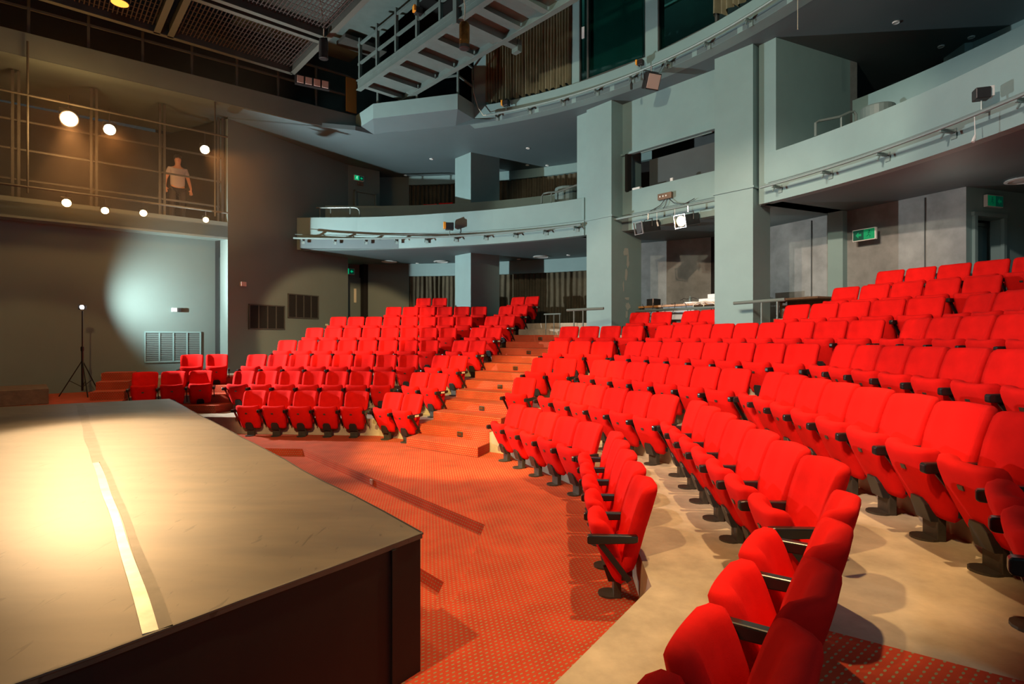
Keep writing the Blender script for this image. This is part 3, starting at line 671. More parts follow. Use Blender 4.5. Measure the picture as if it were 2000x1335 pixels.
q = MB(); c = (b0 + b1) / 2 + nb * .55; q.box((c.x, c.y, 5.86), (1.9, .03, .9), math.atan2(db.y, db.x)); tag(q.build('blackboard', M['grey_dark']), 'dark grey board standing inside the open control booth', 'board')
q = MB(); c = b0.lerp(b1, .5) + nb * .05; q.box((c.x, c.y, 5.54), (.07, .05, .08), math.atan2(db.y, db.x)); tag(q.build('card', M['white']), 'small white card standing on the control booth sill', 'card')
q = MB(); c = b0.lerp(b1, .16) + nb * .05; q.box((c.x, c.y, 5.525), (.22, .12, .05), math.atan2(db.y, db.x)); tag(q.build('folded_paper', M['white'], bevel=.01), 'white folded paper on the end of the control booth sill', 'paper')
q = MB(); q.beam((*(b0.lerp(b1, .2) + nb * .05), 6.36), (*(b0.lerp(b1, .85) + nb * .05), 6.36), .03, .02); tag(q.build('curtain_track', M['pipe']), 'thin pale track under the head of the control booth opening', 'track')

# enclosing walls out of view
struct(MB().box((0, -6.5, 6), (28, .3, 12)).build('wall_front', M['grey_dark'])); struct(MB().box((13.3, 6, 6), (.3, 26, 12)).build('wall_right', M['grey_dark'])); struct(MB().box((-13.3, 2, 6), (.3, 17, 12)).build('wall_left', M['grey_dark']))
struct(MB().box((0, 22.3, 6), (28, .3, 12)).build('wall_rear', M['grey_dark']))

# ------------------------------------------------------------------ pipes, rails
def pipe_rail(label, r, a0, a1, z, r0, step, n=30, group='lighting pipes along the balcony fronts', conduit=None):
    pts = [(*pol(r, a0 + (a1 - a0) * i / n), z) for i in range(n + 1)]
    t = thing('lighting_pipe', label, 'pipe', pts[0], 0, group)
    MB().tube(pts, .028, 8).build('tube', M['pipe'], t, world=1)
    L = abs(R(a1 - a0)) * r; m_ = int(L / step)
    for i in range(m_ + 1):
        a = a0 + (a1 - a0) * (i + .25) / (m_ + .5); p = pol(r, a); p2 = pol(r0, a); q = MB()
        q.beam((*p, z - .03), (*p2, z - .03), .035, .05); q.box((p2.x - (p2 - C).normalized().x * .01, p2.y - (p2 - C).normalized().y * .01, z - .06), (.02, .08, .14), R(a)); q.beam((*p.lerp(p2, .3), z - .05), (*p.lerp(p2, .1), z - .13), .02, .02); q.build('bracket', M['pipe'], t, world=1)
    if conduit:
        MB().tube([(*pol(r0 - .012, a0 + (a1 - a0) * i / n), z + conduit) for i in range(n + 1)], .008, 6).build('conduit', M['pipe'], t, world=1)
    return t
pipe_rail('grey lighting pipe on brackets along the pale circle front', 10.62, 99, 53.4, 4.78, 10.85, .87, conduit=.14)
pipe_rail('grey lighting pipe on brackets along the curved circle front at the far right', 10.62, 28.6, -12, 4.80, 10.86, .95, conduit=.12)
pipe_rail('grey lighting pipe on brackets along the uppermost balcony edge', 9.97, 66.8, 10, 7.77, 10.14, .95)
pa_, pb_ = PA + BX * .8 + AX * .12, PB + AX * .12
t = thing('lighting_pipe', 'short grey lighting pipe spanning between the two tall pillars', 'pipe', (*pa_, 4.80)); MB().tube([(*pa_, 4.80), (*pb_, 4.80)], .028, 8).build('tube', M['pipe'], t, world=1)
MB().tube([(*(pa_ + nb * .28), 4.93), (*(pb_ + nb * .28), 4.93)], .008, 6).build('conduit', M['pipe'], t, world=1)
def bar_rail(label, P0, P1, posts, z0, r=.032):
    P0 = Vector(P0); P1 = Vector(P1); t = thing('handrail', label, 'handrail', (P0.x, P0.y, z0))
    MB().tube([P0, P0.lerp(P1, .5), P1], r, 10).build('top_bar', M['rail'], t, world=1)
    for f_ in posts: p = P0.lerp(P1, f_); MB().tube([(p.x, p.y, z0), (p.x, p.y, p.z)], r * .5, 8).build('post', M['rail'], t, world=1)
bar_rail('grey green handrail on two posts beside the pale pillar, behind the wedge bank', pxY(1107, 605.5, 13.45), pxY(1179, 602, 13.0), (.2, .45), 1.667)
bar_rail('grey green handrail in front of the tall pillar base', pxY(1433, 592, 10.9), pxY(1533, 584.5, 10.2), (.56, .86), 1.667)
bar_rail('thin handrail at the head of the stairs by the curtain', pxY(1063, 613.5, 14.8), pxY(1095, 612.5, 14.4), (.1, .6, .95), 2.0, .02)
def bent_rail(label, pts, posts, z0, m='rail', r=.024):
    t = thing('circle_handrail', label, 'handrail', pts[0]); MB().tube(pts, r, 8).build('top_bar', M[m], t, world=1)
    for p in posts: MB().tube([(p[0], p[1], z0), p], r * .7, 6).build('post', M[m], t, world=1)
Yb = 16.9
bent_rail('white handrail with a rounded end above the pale circle parapet', [pxY(618, 405.5, 17.1), pxY(640, 405.5, 17.1), pxY(692, 405, 17.0), pxY(698, 406.5, 17.0), pxY(702, 411, 17.0), pxY(703, 424, 17.0)], [pxY(646, 405.5, 17.1), pxY(684, 405, 17.0), pxY(625, 405.5, 17.1)], 5.4)
bent_rail('curving handrail beside the grey bin on the circle', [pxY(1058, 397, 15.3), pxY(1058, 384, 15.3), pxY(1062, 378, 15.3), pxY(1070, 376, 15.2), pxY(1092, 374, 15.1), pxY(1127, 361, 14.9)], [pxY(1077, 375, 15.2)], 5.3)
bent_rail('looped handrail on the circle beside the wall fin', [pxY(1593, 266, 10.2), pxY(1593, 240, 10.2), pxY(1600, 236, 10.2), pxY(1640, 228, 10.1), pxY(1660, 219, 10.1), pxY(1668, 218, 10.1), pxY(1672, 224, 10.1), pxY(1672, 238, 10.1)], [pxY(1643, 227, 10.1)], 5.2)
def bin_(label, P, z0, r, z1): tag(MB().lathe([(r * .95, z0), (r, z0 + .1), (r, z1 - .02), (r * .96, z1)], (P.x, P.y, 0), 24).build('round_bin', M['steel'], smooth=False), label, 'bin')
bp = pol(11.72, ang_px(1109, 11.72)); bin_('round grey drum behind the circle parapet near the pale pillar', bp, 4.86, .36, HC + (CYH - 368) * bp.y / FPX)
bin_('round drum top behind the far circle parapet', pxY(1715, 210, 9.6), 4.86, .26, 5.86)

# ------------------------------------------------------------------ bridge catwalk
LB = [px(698, 175, 8.35), px(950, 0, 8.35)]; ddb = (LB[1] - LB[0]).normalized(); ndb = Vector((-ddb.y, ddb.x))
br = thing('lighting_bridge', 'teal steel lighting bridge with ribbed underside and guard rails', 'bridge', (*LB[0], 8.35))
a0 = LB[0]; a1 = LB[0] + ddb * 10; wB = 1.25
MB().prism([tuple(v) for v in (a0, a1, a1 + ndb * wB, a0 + ndb * wB)], 8.490, 8.550).build('deck', M['steel'], br, world=1)
for off in (0, wB - .06):
    s_ = a0 + ndb * (off + .03); e_ = a1 + ndb * (off + .03)
    q = MB(); q.beam((*s_, 8.450), (*e_, 8.450), .04, .24); q.beam((*s_, 8.335), (*e_, 8.335), .13, .02); q.beam((*s_, 8.570), (*e_, 8.570), .13, .02); q.build('side_beam', M['steel'], br, world=1)
for i in range(13):
    s_ = a0 + ddb * (.25 + .78 * i); q = MB(); q.beam((*(s_ + ndb * .08), 8.420), (*(s_ + ndb * (wB - .1)), 8.420), .05, .12); q.beam((*(s_ + ndb * .08), 8.360), (*(s_ + ndb * (wB - .1)), 8.360), .14, .015); q.build('rib', M['steel'], br, world=1)
for i in range(11):
    s_ = a0 + ddb * (.1 + .9 * i) + ndb * .03; MB().box((s_.x, s_.y, 9.100), (.07, .07, 1.1), math.atan2(ddb.y, ddb.x)).build('post', M['steel'], br, world=1)
for h in (9.0, 9.5):
    q = MB(); q.beam((*(a0 + ndb * .03), h), (*(a1 + ndb * .03), h), .05, .06); q.build('rail', M['steel'], br, world=1)
    q = MB(); q.beam((*(a0 + ndb * (wB - .03)), h), (*(a1 + ndb * (wB - .03)), h), .05, .06); q.build('rail', M['steel'], br, world=1)
for i in (0, 3, 6, 9):
    s_ = a0 + ddb * (.1 + .95 * i) + ndb * (wB - .03); MB().box((s_.x, s_.y, 9.100), (.06, .06, 1.1), math.atan2(ddb.y, ddb.x)).build('post', M['steel'], br, world=1)
# frame joint with stub bracket
s_ = px(890, 38, 8.35) + ndb * .02; q = MB(); q.box((s_.x, s_.y, 8.650), (.12, .1, .8), math.atan2(ddb.y, ddb.x)); e_ = s_ + ndb * 1.65; q.beam((*s_, 8.410), (*e_, 8.410), .16, .16); q.box((e_.x, e_.y, 8.370), (.2, .12, .26), math.atan2(ddb.y, ddb.x)); q.build('joint_frame', M['steel'], br, world=1)

# hanging grid frames with mesh panels
K = px(571, 144, 8.7); gr = thing('grid_frame', 'dark hanging steel grid frame with mesh panels over the stage side', 'grid', (*K, 8.7))
def gb(a, b, name='beam', m='steel_dark', h=.30, lip=True):
    q = MB(); q.beam((*a, 8.7 + h / 2), (*b, 8.7 + h / 2), .05, h); q.build(name, M[m], gr, world=1)
    if lip: q = MB(); q.beam((*a, 8.70), (*b, 8.70), .12, .018); q.build('flange', M['flange'], gr, world=1)
A_, B_ = -AX, BX
gb(K, K + A_ * 9); gb(K, K + B_ * 6.5)
for o_ in (1.98, 2.24, 4.3): gb(K + B_ * o_, K + B_ * o_ + A_ * 9)
for o_ in (2.72, 2.98, 5.8): gb(K + A_ * o_, K + A_ * o_ + B_ * 6.5)
for (u0, u1) in ((.05, 2.68), (3.03, 5.75)):
    for (v0, v1) in ((.05, 1.93), (2.3, 4.25), (4.35, 6.4)):
        q = MB(); n_ = 34
        for i in range(n_):
            u = u0 + (u1 - u0) * (i + .5) / n_; q.beam((*(K + A_ * u + B_ * v0), 8.84), (*(K + A_ * u + B_ * v1), 8.84), .022, .012)
        for i in range(9):
            v = v0 + (v1 - v0) * (i + .5) / 9; q.beam((*(K + A_ * u0 + B_ * v), 8.855), (*(K + A_ * u1 + B_ * v), 8.855), .02, .01)
        q.build('mesh_panel', M['mesh'], gr, world=1)
K2 = px(682.5, 122.5, 10.0); tag(MB().prism([tuple(v) for v in (K2, K2 + A_ * 3.2, K2 + A_ * 3.2 + B_ * 8, K2 + B_ * 8)], 10.0, 10.1).build('acoustic_panel', M['steel']), 'large flat grey green ceiling panel beside the lighting bridge', 'panel')
K3 = px(668, 75, 9.8); tag(MB().prism([tuple(v) for v in (K3 + B_ * .2, K3 - A_ * 1.2 + B_ * .2, K3 - A_ * 1.2 - B_ * .35, K3 - B_ * .35)], 9.76, 9.86).build('dark_board', M['steel_dark']), 'narrow dark board under the grey ceiling panel', 'board')
q = MB(); p = pxY(686, 203, 15.9); q.box((p.x, p.y, 8.75), (.3, .05, .95), R(40)); tag(q.build('amber_board', M['yellow']), 'amber coloured board standing behind the upper gallery rail', 'board')

# ------------------------------------------------------------------ lanterns and fixtures
def can_lamp(P, to, label, rad, L, lens, cat='stage light', group=None, stem=.25, name='stage_lantern'):
    P = Vector(P); d = (Vector(to) - P).normalized(); Q = d.to_track_quat('Z', 'Y').to_matrix().to_4x4()
    t = thing(name, label, cat, P, 0, group)
    MB().lathe([(rad * .55, -L), (rad * .8, -L + .03), (rad * .95, -L * .4), (rad, -.02), (rad * 1.08, 0), (rad * 1.08, .02), (rad, .02)], (0, 0, 0), 20, Q).build('housing', M['fix'], t)
    MB().lathe([(rad * .94, .021), (rad * .90, .03)], (0, 0, 0), 20, Q).build('lens', M[lens], t)
    q = MB(); side = Q @ Vector((1, 0, 0)); side = Vector((side.x, side.y, 0)).normalized(); c0 = -d * L * .4
    q.tube([c0 + side * rad * 1.05, c0 + side * rad * 1.05 + Vector((0, 0, rad * 1.3)), c0 - side * rad * 1.05 + Vector((0, 0, rad * 1.3)), c0 - side * rad * 1.05], .012, 6); q.build('yoke', M['fix'], t)
    MB().tube([c0 + Vector((0, 0, rad * 1.3)), c0 + Vector((0, 0, rad * 1.3 + stem))], .012, 6).build('hanger', M['fix'], t)
    return t
def onG(x, y):                                                     # point of the gallery lamp plane at an image position
    k = (x - 1000) / FPX; c0 = Vector((-7.0, 14.02)); tt = (c0.x - k * c0.y) / (.7615 - k * .648); p = c0 - AX * tt; return Vector((p.x, p.y, HC + (CYH - y) * p.y / FPX))
tg = (-.5, 1.0, 1.8)
for (x, y, rad, lab, lens) in ((135, 232, .155, 'largest and brightest warm stage lantern on the side gallery', 'lamp'), (214, 253, .115, 'bright warm stage lantern in the middle of the upper gallery bar', 'lamp'), (400, 292, .10, 'bright warm stage lantern above the standing person', 'lamp')):
    can_lamp(onG(x, y), tg, lab, rad, .42, lens, group='lit lanterns of the upper gallery bar', stem=.3)
for (x, y, rad, lab, lens) in ((130, 396, .085, 'small lit lantern at the outer end of the lower gallery bar', 'lamp_small'), (205, 411, .075, 'small lit lantern turned aside on the lower gallery bar', 'lamp_small'), (280, 416, .075, 'small starry lantern below the middle of the gallery screen', 'lamp_small'), (402, 429, .065, 'small lit lantern below the standing person', 'lamp_small')):
    can_lamp(onG(x, y), tg, lab, rad, .3, lens, group='lit lanterns of the lower gallery bar', stem=.15)
ba = onG(-60, 205); bb_ = onG(445, 290)
zt_ = 6.9; t = tag(MB().tube([(ba.x, ba.y, zt_), (bb_.x, bb_.y, zt_)], .024, 8).build('lantern_bar', M['steel_dark']), 'dark pipe carrying the upper row of lit lanterns', 'pipe')
t = tag(MB().tube([(ba.x, ba.y, 5.02), (bb_.x, bb_.y, 5.02)], .024, 8).build('lantern_bar', M['steel_dark']), 'dark pipe carrying the lower row of small lit lanterns', 'pipe')
for xx in (54, 420):
    p = onG(xx, 300); tag(MB().tube([(p.x, p.y, 4.9), (p.x, p.y, 8.0)], .02, 8).build('drop_pole', M['steel_dark']), f"thin vertical drop pole holding the lantern bars, {'outer end' if xx < 100 else 'inner end'}", 'pole')
# work light on tripod
tp = thing('work_light', 'bright white work light on a black telescopic tripod by the grille', 'work light', (-9.32, 12.24, .667))
MB().tube([(0, 0, .12), (0, 0, 1.0)], .022, 8).build('pole', M['black'], tp); MB().tube([(0, 0, 1.0), (0, 0, 1.85)], .014, 8).build('upper_pole', M['black'], tp)
for i in range(3):
    a = R(200 + 120 * i); q = MB(); q.tube([(0, 0, .78), (.42 * math.cos(a), .42 * math.sin(a), .01)], .011, 6); lg = q.build('leg', M['black'], tp)
    q = MB(); q.tube([(0, 0, .2), (.24 * math.cos(a), .24 * math.sin(a), .35)], .008, 6); q.build('brace', M['black'], lg)
MB().lathe([(.03, .98), (.034, 1.0), (.034, 1.06), (.026, 1.08)], seg=12).build('collar', M['black'], tp)
q = MB().box((0, 0, 1.93), (.12, .09, .1)); q.build('lamp_head', M['fix'], tp, bevel=.008); ln = MB().lathe([(.045, 0), (.04, .012)], (.03, -.05, 1.93), 16, Matrix.Rotation(R(100), 4, 'X') @ Matrix.Rotation(0, 4, 'Z')).build('lens', M['lamp_white'], tp)
# profile lanterns between the pillars
def profile(P, to, label, lens, s=.135, L=.52):
    P = Vector(P); d = (Vector(to) - P).normalized(); Q = d.to_track_quat('Z', 'Y').to_matrix().to_4x4(); t = thing('profile_lantern', label, 'stage light', P)
    def bx(c, size, name, m, bevel=.006, par=None): q = MB(); q.box((0, 0, 0), size, m=Matrix.Translation(c)); q.v = [tuple(Q @ Vector(v)) for v in q.v]; return q.build(name, m, par or t, bevel=bevel)
    bx((0, 0, -L / 2), (s * 1.7, s * 1.8, L), 'housing', M['fix'])
    q = MB()
    for sx, sy, w_, h_ in ((-1, 0, .012, s * 2.1), (1, 0, .012, s * 2.1), (0, -1, s * 2.1, .012), (0, 1, s * 2.1, .012)): q.box((0, 0, 0), (w_, h_, .03), m=Matrix.Translation((sx * s, sy * s, .03)))
    q.v = [tuple(Q @ Vector(v)) for v in q.v]; q.build('gate_frame', M['chrome'], t)
    MB().lathe([(s * .82, .002), (s * .78, .012)], (0, 0, 0), 20, Q).build('lens', M[lens], t)
    sd = Q @ Vector((1, 0, 0)); sd = Vector((sd.x, sd.y, 0)).normalized(); c0 = -d * L * .5
    MB().tube([c0 + sd * s, c0 + sd * s + Vector((0, 0, .17)), c0 - sd * s + Vector((0, 0, .17)), c0 - sd * s], .01, 6).build('yoke', M['fix'], t)
    MB().tube([c0 + Vector((0, 0, .17)), c0 + Vector((0, 0, .30))], .018, 6).build('clamp', M['chrome'], t); return t
def on_short(x, z):
    k = (x - 1000) / FPX; d_ = pb_ - pa_; tt = (k * pa_.y - pa_.x) / (d_.x - k * d_.y); p = pa_ + d_ * tt; return Vector((p.x, p.y, z))
def lens_at(x, to): c_ = on_short(x, 4.48); d_ = (Vector(to) - c_).normalized(); return c_ + d_ * .26
q1 = lens_at(1266, (-3.5, 9.5, 3.0)); q2 = lens_at(1344, (-2.2, 7.5, 2.7))
profile(q1, (-3.5, 9.5, 3.0), 'unlit black profile lantern hanging from the short pipe beside the pale pillar', 'fix')
profile(q2, (-2.2, 7.5, 2.7), 'glowing profile lantern with a warm lens on the short pipe', 'lamp_mid')
point('profile_glow', tuple(q2 + Vector((-.16, -.2, -.02))), .06, WARM, .04)
t = thing('junction_box', 'maroon junction box with three white sockets on the booth parapet', 'junction box', (*(b0.lerp(b1, .46) - nb * .05), 5.17), math.atan2(db.y, db.x))
MB().box((0, 0, 0), (.36, .08, .14)).build('case', M['wood_dark'], t, bevel=.006)
for i in range(3): MB().box((-.11 + .08 * i, -.045, .0), (.03, .012, .035)).build('socket', M['white'], t)
cb = b0.lerp(b1, .46) - nb * .06
for i, (dx, lab) in enumerate(((-.62, 'dark cable sagging from the junction box to the unlit lantern'), (-.1, 'short cable dropping from the junction box to the pipe'), (.75, 'thin cable running from the junction box towards the second pillar'))):
    a = cb + db * (.0 + .05 * i); e = cb + db * dx; z1_ = 4.83 if i != 2 else 4.98
    pts = [(*a, 5.1), (*(a.lerp(e, .2)), 4.98), (*(a.lerp(e, .6)), 4.90), (*e, z1_)]; tag(MB().tube(pts, .008, 6).build('cable', M['fix']), lab, 'cable')
for (x, y, Y, lab) in ((1283, 452, 12.0, 'small white plug dangling between the two lanterns'), (1318, 456, 11.5, 'white plug hanging below the glowing lantern')):
    P_ = on_short(x, 4.56 if x < 1300 else 4.42); q = MB(); q.tube([(P_.x, P_.y, 4.78), P_, P_ + Vector((.005, 0, -.01)), P_ + Vector((.03, 0, -.10))], [.005, .005, .02, .02], 8); tag(q.build('cable_plug', M['white']), lab, 'plug')
# floodlight on the top pipe
def on_ring(x, r, z): p = pol(r, ang_px(x, r)); return Vector((p.x, p.y, z))
P_ = on_ring(1272, 9.95, 7.77 - .34); fl = thing('floodlight', 'square floodlight with a pinkish glass hanging from the top pipe', 'floodlight', P_, R(200))
T_ = Matrix.Rotation(R(-25), 4, 'X')
q = MB(); q.box((0, 0, 0), (.34, .16, .34), m=T_); q.build('housing', M['fix'], fl, bevel=.015); q = MB(); q.box((0, 0, 0), (.29, .01, .29), m=T_ @ Matrix.Translation((0, .084, 0))); q.build('glass', M['lens_off'], fl, bevel=.01)
MB().tube([(-.18, 0, 0), (-.18, -.02, .22), (.18, -.02, .22), (.18, 0, 0)], .012, 6).build('yoke', M['fix'], fl); MB().tube([(0, -.02, .22), (0, 0, .33)], .02, 6).build('clamp', M['chrome'], fl)
def small_fixture(P, label, rz, tab='orange', name='clip_light', s=1.0):
    t = thing(name, label, 'light fixture', P, rz); MB().box((0, 0, 0), (.16 * s, .14 * s, .14 * s)).build('body', M['fix'], t, bevel=.012)
    MB().box((-.10 * s, -.02, .02), (.05 * s, .12 * s, .13 * s)).build('tag_panel', M[tab], t, bevel=.006); MB().tube([(0, 0, -.06), (0, 0, -.2 * s)], .012, 6).build('clamp', M['pipe'], t)
small_fixture(on_ring(989, 9.97, 7.98), 'small black fixture with an orange tab at the start of the top pipe', R(-30))
small_fixture(on_ring(1252, 9.97, 7.94), 'small black fixture with an orange tab just above the floodlight', R(-40), s=.8)
small_fixture(on_ring(878, 10.62, 5.06), 'small lamp with a yellow tab clamped to the pale circle front', R(10), s=1.4)
small_fixture(on_ring(1917, 10.62, 5.02), 'grey camera-like box with a white face above the far circle front', R(160), 'white', s=1.0)
P_ = on_ring(1903, 10.62, 4.50); tag(MB().tube([P_ + Vector((0, 0, .3)), P_ + Vector((.01, 0, .05)), P_, P_ + Vector((-.02, 0, -.05))], [.004, .006, .02, .02], 8).build('cable_plug', M['white']), 'white plug dangling under the far circle front', 'plug')
P_ = on_ring(1233, 9.97, 7.56); tag(MB().tube([P_ + Vector((0, 0, .22)), P_ + Vector((0, 0, .06)), P_, P_ + Vector((0, 0, -.12))], [.006, .008, .03, .028], 8).build('cable_connector', M['fix']), 'black cable connector hanging beside the floodlight', 'connector')
P_ = pxY(1558, 55, 9.2); tag(MB().tube([P_ + Vector((0, 0, .65)), P_, P_ + Vector((0, 0, -.02))], [.004, .004, .01], 6).build('pull_cord', M['cable_w']), 'thin pale pull cord hanging at the balcony edge', 'cord')
# hanging canisters
def canister(P, label, m, r=.10, h=.5, cable=True):
    t = thing('hanging_canister', label, 'canister', P); MB().lathe([(r * .4, h / 2), (r * .9, h / 2 - .03), (r, h / 2 - .08), (r, -h / 2 + .1), (r * .97, -h / 2 + .1), (r * .97, -h / 2)], seg=20).build('body', m, t, smooth=False)
    MB().lathe([(r * .7, -h / 2 - .05), (r * .99, -h / 2 - .04), (r * .99, -h / 2 + .02)], seg=20).build('lower_ring', M['fix'], t)
    if cable: MB().tube([(0, 0, h / 2), (.01, 0, h / 2 + .3), (-.08, 0, h / 2 + .9)], .012, 6).build('cable', M['cable_w'], t)
canister(pxY(907, 67, 10.6), 'brassy cylinder lamp hanging on a pale cable under the bridge', M['brass'], .1, .46)
canister(pxY(632, 93, 12.6), 'dark cylinder lamp hanging from the corner of the grid frame', M['fix'], .1, .42)
# four-cell blinder
P_ = pxY(611, 160, 14.7); t = thing('four_cell_light', 'four-cell flood bank hanging above the dark gallery rail', 'light bank', P_, R(30))
MB().box((0, .06, 0), (.86, .12, .24)).build('housing', M['fix'], t, bevel=.008)
for i in range(4): MB().box((-.31 + .207 * i, -.008, 0), (.16, .02, .18)).build('cell', M['lens_off'], t, bevel=.004)
P_ = pxY(234, 6, 11.2); t = thing('lantern', 'orange glowing louvred lantern high over the stage', 'stage light', P_); MB().lathe([(.1, .25), (.17, .1), (.17, 0), (.16, 0)], seg=18).build('housing', M['fix'], t); MB().lathe([(.15, -.005), (.14, -.01)], seg=18).build('lens', emis('dim_orange_lens', (1, .35, .05), 2.0), t)
# ceiling discs (air diffusers) and downlights
for (x, y, lab) in ((760, 510, 'round white ceiling diffuser beside the dark side wall'), (862, 510, 'round white ceiling diffuser next to the slim pillar'), (1057, 500.5, 'round white ceiling diffuser in front of the pale pillar'), (2002, 350, 'round white ceiling diffuser over the far rear seats')):
    p = px(x, y, Z1); t = thing('ceiling_diffuser', lab, 'diffuser', (p.x, p.y, Z1), 0, 'round diffusers under the circle')
    MB().lathe([(.19, 0), (.26, -.004), (.27, -.02), (.22, -.03), (.2, -.008)], seg=28).build('rim', M['white'], t); MB().lathe([(.05, -.01), (.16, -.012), (.165, -.022), (.06, -.03)], seg=24).build('cone', M['white'], t)
dl = [(815, 513.5, Z1, 'beside the slim pillar'), (1013, 505.5, Z1, 'right of the slim pillar'), (1110, 497.5, Z1, 'next to the pale pillar'), (842.5, 310, Z2, 'left of the slim pillar on the upper soffit'), (1031, 289, Z2, 'mid span on the upper soffit'), (792, 342, Z2, 'over the exit of the circle'), (1030, 322, Z2, 'over the circle curtain'), (1068.5, 322.7, Z2, 'close to the pale circle beam'), (1750, 43, Z2, 'high over the far circle'), (1838, 90, Z2, 'over the far rear wall'), (1897, 72, Z2, 'beyond the far rear pillar')]
for x, y, z, lab in dl:
    p = px(x, y, z); tag(MB().lathe([(.0001, -.012), (.045, -.012), (.055, -.02), (.06, 0), (.0001, 0)], (p.x, p.y, z), 14).build('downlight', M['white']), 'small recessed downlight ' + lab, 'downlight', None)

# ------------------------------------------------------------------ signs, grilles, plates
def exit_sign(P, rz, label, flip=False, s=1.0, lit=True):
    t = thing('exit_sign', label, 'exit sign', P, rz); W_, H_ = .42 * s, .2 * s
    MB().box((0, .03, 0), (W_ + .03, .06, H_ + .03)).build('case', M['white'], t, bevel=.004)
    MB().box((-W_ / 4 if flip else W_ / 4, -.003, 0), (W_ / 2, .006, H_)).build('arrow_panel', M['green_dark'], t); MB().box((W_ / 4 if flip else -W_ / 4, -.003, 0), (W_ / 2, .006, H_)).build('door_panel', M['green'] if lit else M['green_dim'], t)
    cx_ = -W_ / 4 if flip else W_ / 4; e = -1 if flip else 1; q = MB(); k = H_ * .3
    q.add([(cx_ - k * .9, -.008, 0), (cx_ + k * .1, -.008, k), (cx_ + k * .1, -.008, k * .35), (cx_ + k, -.008, k * .35), (cx_ + k, -.008, -k * .35), (cx_ + k * .1, -.008, -k * .35), (cx_ + k * .1, -.008, -k)], [tuple(range(7))]); q.build('arrow', M['green'] if lit else M['green_dim'], t)
    c2 = -cx_; q = MB(); k = H_ * .38                               # running figure
    q.lathe([(.0001, 0), (k * .2, 0), (k * .2, .002)], (c2 + k * .1, -.008, k * .75), 10, Matrix.Rotation(R(90), 4, 'X'))
    for a, b in (((.05, .5), (-.1, -.1)), ((-.1, -.1), (.3, -.35)), ((.3, -.35), (.25, -.8)), ((-.1, -.1), (-.35, -.45)), ((-.35, -.45), (-.65, -.5)), ((.05, .45), (.4, .2)), ((.05, .45), (-.35, .25))):
        q.beam((c2 + a[0] * k, -.008, a[1] * k), (c2 + b[0] * k, -.008, b[1] * k), k * .18, .004)
    q.build('running_figure', M['exit_white'] if lit else M['green_dark'], t); return t
RZC = math.atan2(AX.y, AX.x)
wallq('wall_circle_exit', W2E, W2E + AX * 1.15, 4.86, Z2, M['wall_side'], .2, 1); door(3, W2E + AX * .22, W2E + AX * .95, 4.86, 6.8, M['wall_side'])
e1 = DA - AX * .72; exit_sign((e1.x + .05, e1.y - .12, 4.28), RZC, 'green exit sign above the dark door under the circle', s=.95)
P_ = W2E + AX * .36 - Vector((-.648, .7615)) * .07; P_ = Vector((P_.x, P_.y, 7.27)); exit_sign(P_, RZC, 'green glowing exit sign above the circle door', s=.75); q = MB(); q.box((P_.x + .045, P_.y - .053 + .08, 7.08), (.2, .03, .08), RZC); tag(q.build('small_notice', M['wood_dark']), 'small plate under the circle exit sign', 'plate')
q = MB(); P_ = pxY(696, 386, 19.6); 
pw = c1 + dd * ((c3 - c1).length * .525) + nn * .07; pws = px(1692, 458, 3.7)
tl = (px(1692, 400, Z1)); exit_sign((tl.x + nn.x * .08, tl.y + nn.y * .08, HC + (CYH - 458.5) * tl.y / FPX), math.atan2(dd.y, dd.x), 'green exit sign on the bare concrete wall', True, 1.0, False)
P_ = c3 + d4 * .62 + n4 * .07; exit_sign((P_.x, P_.y, 4.33), math.atan2(d4.y, d4.x), 'green exit sign above the doorway at the far rear', False, .9, False)
def grille(P, rz, w_, h_, label, cols, m, gm='steel_dark', slats=14):
    t = thing('wall_grille', label, 'grille', P, rz); q = MB(); e = .03
    q.box((0, 0, h_ / 2), (w_ + e, .03, e)); q.box((0, 0, -h_ / 2), (w_ + e, .03, e))
    for i in range(cols + 1): q.box((-w_ / 2 + w_ * i / cols, 0, 0), (e, .03, h_))
    q.build('frame', m, t); q = MB()
    for i in range(slats): q.box((0, .004, -h_ / 2 + h_ * (i + .5) / slats), (w_, .008, h_ / slats * .55))
    q.build('slats', M[gm], t); MB().box((0, .012, 0), (w_, .006, h_)).build('backing', M['void'] if gm == 'void' else M['grey_dark'], t)
def onW2(x, y):
    k = (x - 1000) / FPX; tt = (k * JB.y - JB.x) / (dW.x - k * dW.y); p = JB + dW * tt; return Vector((p.x, p.y, HC + (CYH - y) * p.y / FPX))
def onWI(x, y):
    k = (x - 1000) / FPX; tt = (k * WI.y - WI.x) / (AX.x - k * AX.y); p = WI + AX * tt; return Vector((p.x, p.y, HC + (CYH - y) * p.y / FPX))
def on_grille(fn, x0, x1, y0, y1, nrm, label, cols, m, gm, slats):
    a, b = fn(x0, y0), fn(x1, y0); lo = fn(x0, y1); d = b - a; w_ = math.hypot(d.x, d.y); h_ = a.z - lo.z; c = (a + b) / 2
    grille((c.x + nrm.x * .02, c.y + nrm.y * .02, a.z - h_ / 2), math.atan2(d.y, d.x), w_, h_, label, cols, m, gm, slats)
nW2 = Vector((dW.y, -dW.x)); nWI = Vector((.648, -.7615))
on_grille(onW2, 486, 554.5, 594, 641.5, nW2, 'dark ventilation grille on the side wall, the lower of two', 4, M['steel_dark'], 'void', 14)
on_grille(onW2, 562, 620.5, 573.5, 619.5, nW2, 'dark ventilation grille on the side wall, the higher of two', 4, M['steel_dark'], 'void', 14)
on_grille(onWI, 283, 391, 648, 707, nWI, 'framed ventilation grille on the brightly lit recess wall', 4, M['teal'], 'wall_side', 16)
